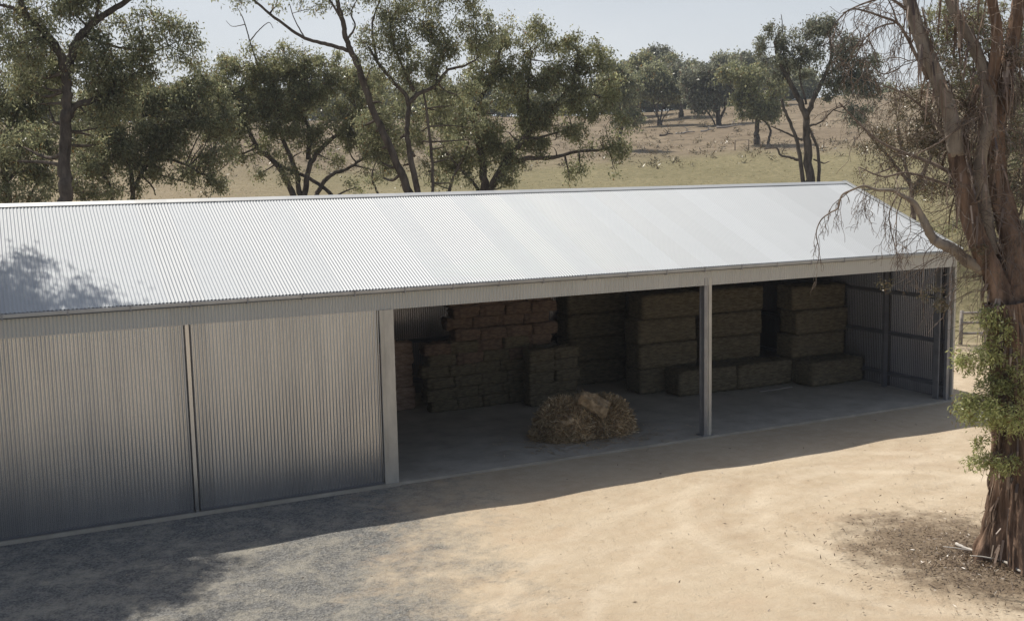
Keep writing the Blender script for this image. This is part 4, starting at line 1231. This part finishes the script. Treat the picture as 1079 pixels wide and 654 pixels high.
# ---- things on the ground right
for pts, r, lb in (([(1008, 573), (1024, 580), (1040, 588)], .035, 'short bleached branch lying left of the big tree foot'), ([(1033, 577), (1056, 590), (1086, 606)], .04, 'long bleached branch lying at the big tree foot')):
    W_ = []
    for (u, v) in pts:
        d = (FW * FPX + RT * (u - W0 / 2) - UP * (v - H0 / 2)); t = (.0 - CAM.z) / d.z; W_.append(CAM + d * t)
    mb = MB(); C = catmull(W_, 6); C = [c + Vector((rnd.gauss(0, .02), rnd.gauss(0, .02), .0)) for c in C]
    mb.tube(C, np.linspace(r, r * .5, len(C)), 7, .1)
    mb.tube([C[6], C[6] + Vector((-.3, .2, .06)), C[6] + Vector((-.5, .25, .1))], [r * .5, r * .35, r * .2], 5)
    tag(mb.build('fallen_branch', M['deadwood'], None, True), lb, 'fallen branch', 'bleached branches on the ground')
q = []
N_ = 7000
a = rng.uniform(0, 2 * math.pi, N_); rd = np.abs(rng.normal(0, 1.15, N_))
px, py = -9.2 + rd * np.cos(a) * 1.1, -10.0 + rd * np.sin(a) * 1.3
nn = 450
px = np.concatenate([px, rng.uniform(-22, 2, nn)]); py = np.concatenate([py, rng.uniform(-16, -.4, nn)])
N_ = len(px)
P0 = np.stack([px, py, terr(px, py) - .045 + rng.uniform(0, .03, N_)], 1)
d = rng.normal(size=(N_, 3)); d[:, 2] *= .35; d /= np.linalg.norm(d, axis=1)[:, None]
s = np.cross(d, rng.normal(size=(N_, 3)) * [.3, .3, 1]); s /= np.linalg.norm(s, axis=1)[:, None]
d *= rng.uniform(.02, .06, N_)[:, None]; s *= rng.uniform(.004, .014, N_)[:, None]
d[:60] *= 4
tag(link('leaf_litter', quads_mesh('leaf_litter', np.stack([P0 - d, P0 - s, P0 + d, P0 + s], 1)), M['litter']), 'dry leaves and twigs scattered under the big tree and over the yard', 'litter', kind='stuff')
# pebbles
V = []; F = []
n = 0
for i in range(1000):
    x, y = rnd.uniform(-24, 1), rnd.uniform(-14, -.3)
    r = rnd.uniform(.006, .02)
    base = np.array([(1, 0, 0), (0, 1, 0), (-1, 0, 0), (0, -1, 0), (0, 0, .7), (0, 0, -.5)]) * r * np.array([rnd.uniform(.7, 1.3), rnd.uniform(.7, 1.3), 1]) + np.array([x, y, -.045])
    V += base.tolist(); F += [tuple(n + k for k in t) for t in ((0, 1, 4), (1, 2, 4), (2, 3, 4), (3, 0, 4), (1, 0, 5), (2, 1, 5), (3, 2, 5), (0, 3, 5))]; n += 6
me = bpy.data.meshes.new('pebbles'); me.from_pydata(V, [], F)
tag(link('pebbles', me, M['stone']), 'small stones strewn over the dirt yard', 'stones', kind='stuff')
# paddock grass
N_ = 26000
az = np.radians(rng.uniform(-4, 56, N_)); rd = 48 + 110 * rng.uniform(0, 1, N_) ** 1.1
px, py = CX + rd * np.sin(az), CY + rd * np.cos(az)
P0 = np.stack([px, py, terr(px, py) - .1], 1)
h = rng.uniform(.03, .10, N_); th = rng.uniform(0, math.pi, N_)
s = np.stack([np.cos(th), np.sin(th), np.zeros(N_)], 1) * rng.uniform(.04, .14, N_)[:, None]
u_ = np.stack([rng.normal(0, .08, N_), rng.normal(0, .08, N_), h], 1)
tag(link('paddock_grass', quads_mesh('paddock_grass', np.stack([P0 - s, P0 + s, P0 + s * .5 + u_, P0 - s * .7 + u_], 1)), M['grass']), 'dry tufted grass across the paddock behind the shed', 'grass', kind='stuff')


N_ = 900
az = np.radians(rng.uniform(0, 50, N_)); rd = rng.uniform(125, 215, N_)
px, py = CX + rd * np.sin(az), CY + rd * np.cos(az)
C_ = np.stack([px, py, terr(px, py) + .1], 1)
tag(link('tussocks', quads_mesh('tussocks', leaves(C_, 22, .55, .5, .1, .1)), M['leaf_brown']), 'dull tussocks and fallen bark dotting the bare slope', 'tussock grass', kind='stuff')


# ---- fences and debris
def post_fence(name, pts, label, h, rails, r, m, wire=None, group=None):
    p = pts[0]
    O = (p[0], p[1], float(terr(p[0], p[1])))
    root = empty(name, O, label, 'fence')
    tops = []
    for (x, y) in pts:
        z = float(terr(x, y)); mb = MB()
        mb.tube([(x, y, z - .2), (x + rnd.uniform(-.03, .03), y, z + h * rnd.uniform(.95, 1.05))], [r, r * .85], 7, .06)
        o = mb.build('post', m, None, True, off=O); o.parent = root; o.location = (0, 0, 0); tops.append((x, y, z))
    for f in rails:
        mb = MB()
        for a, b_ in zip(tops[:-1], tops[1:]):
            mb.tube([(a[0], a[1] - r, a[2] + h * f), (b_[0], b_[1] - r, b_[2] + h * f + rnd.uniform(-.02, .02))], [r * .65 if not wire else wire, r * .6 if not wire else wire], 6)
        o = mb.build('rail' if not wire else 'wire', m, None, True, off=O); o.parent = root; o.location = (0, 0, 0)
    return root


pp = [at(u, 300, 46.5 + .018 * (u - 1000)) for u in (1014, 1052, 1088, 1120)]
post_fence('yard_fence', [(p.x, p.y) for p in pp], 'weathered post and rail yard fence beyond the right gable end', 1.35, (.3, .62, .92), .085, M['timber'])
pp = [at(u, 158, 142) for u in (774.5, 789)]
post_fence('paddock_gate_frame', [(p.x, p.y) for p in pp], 'pair of thin posts with a top rail on the far paddock edge', 1.25, (.97,), .07, M['twig'])
pp = [at(u, 158, 142) for u in (801, 826, 868, 900)]
post_fence('paddock_fence', [(p.x, p.y) for p in pp], 'sparse wire fence of thin posts across the far paddock', 1.2, (.9, .6), .06, M['twig'], wire=.012)
for (u, D, ln, lb) in ((722, 170, 3.0, 'bleached fallen log on the slope below the umbrella gum'), (702, 168, 2.2, 'short dark log on the slope left of the bleached log'), (770, 176, 4.5, 'long fallen limb under the olive round-headed tree'), (745, 172, 2.0, 'small fallen branch on the slope below the split trunk')):
    p = at(u, 150, D); z = float(terr(p.x, p.y))
    mb = MB()
    a_ = rnd.uniform(-.5, .5)
    C = [Vector((p.x + math.cos(a_ - .45) * t * ln, p.y + math.sin(a_ - .45) * t * ln, z + .12 + .15 * math.sin(t * 5))) for t in np.linspace(-.5, .5, 7)]
    mb.tube(C, np.linspace(.2, .08, 7), 6, .1)
    mb.tube([C[3], C[3] + Vector((.5, .1, .6)), C[3] + Vector((1.0, .1, .8))], [.08, .06, .03], 5)
    mb.tube([C[4], C[4] + Vector((-.3, .1, .5)), C[4] + Vector((-.8, .2, .9))], [.07, .05, .02], 5)
    tag(mb.build('fallen_log', M['timber'] if u != 702 else M['bark'], None, True), lb, 'fallen log', 'logs on the slope')
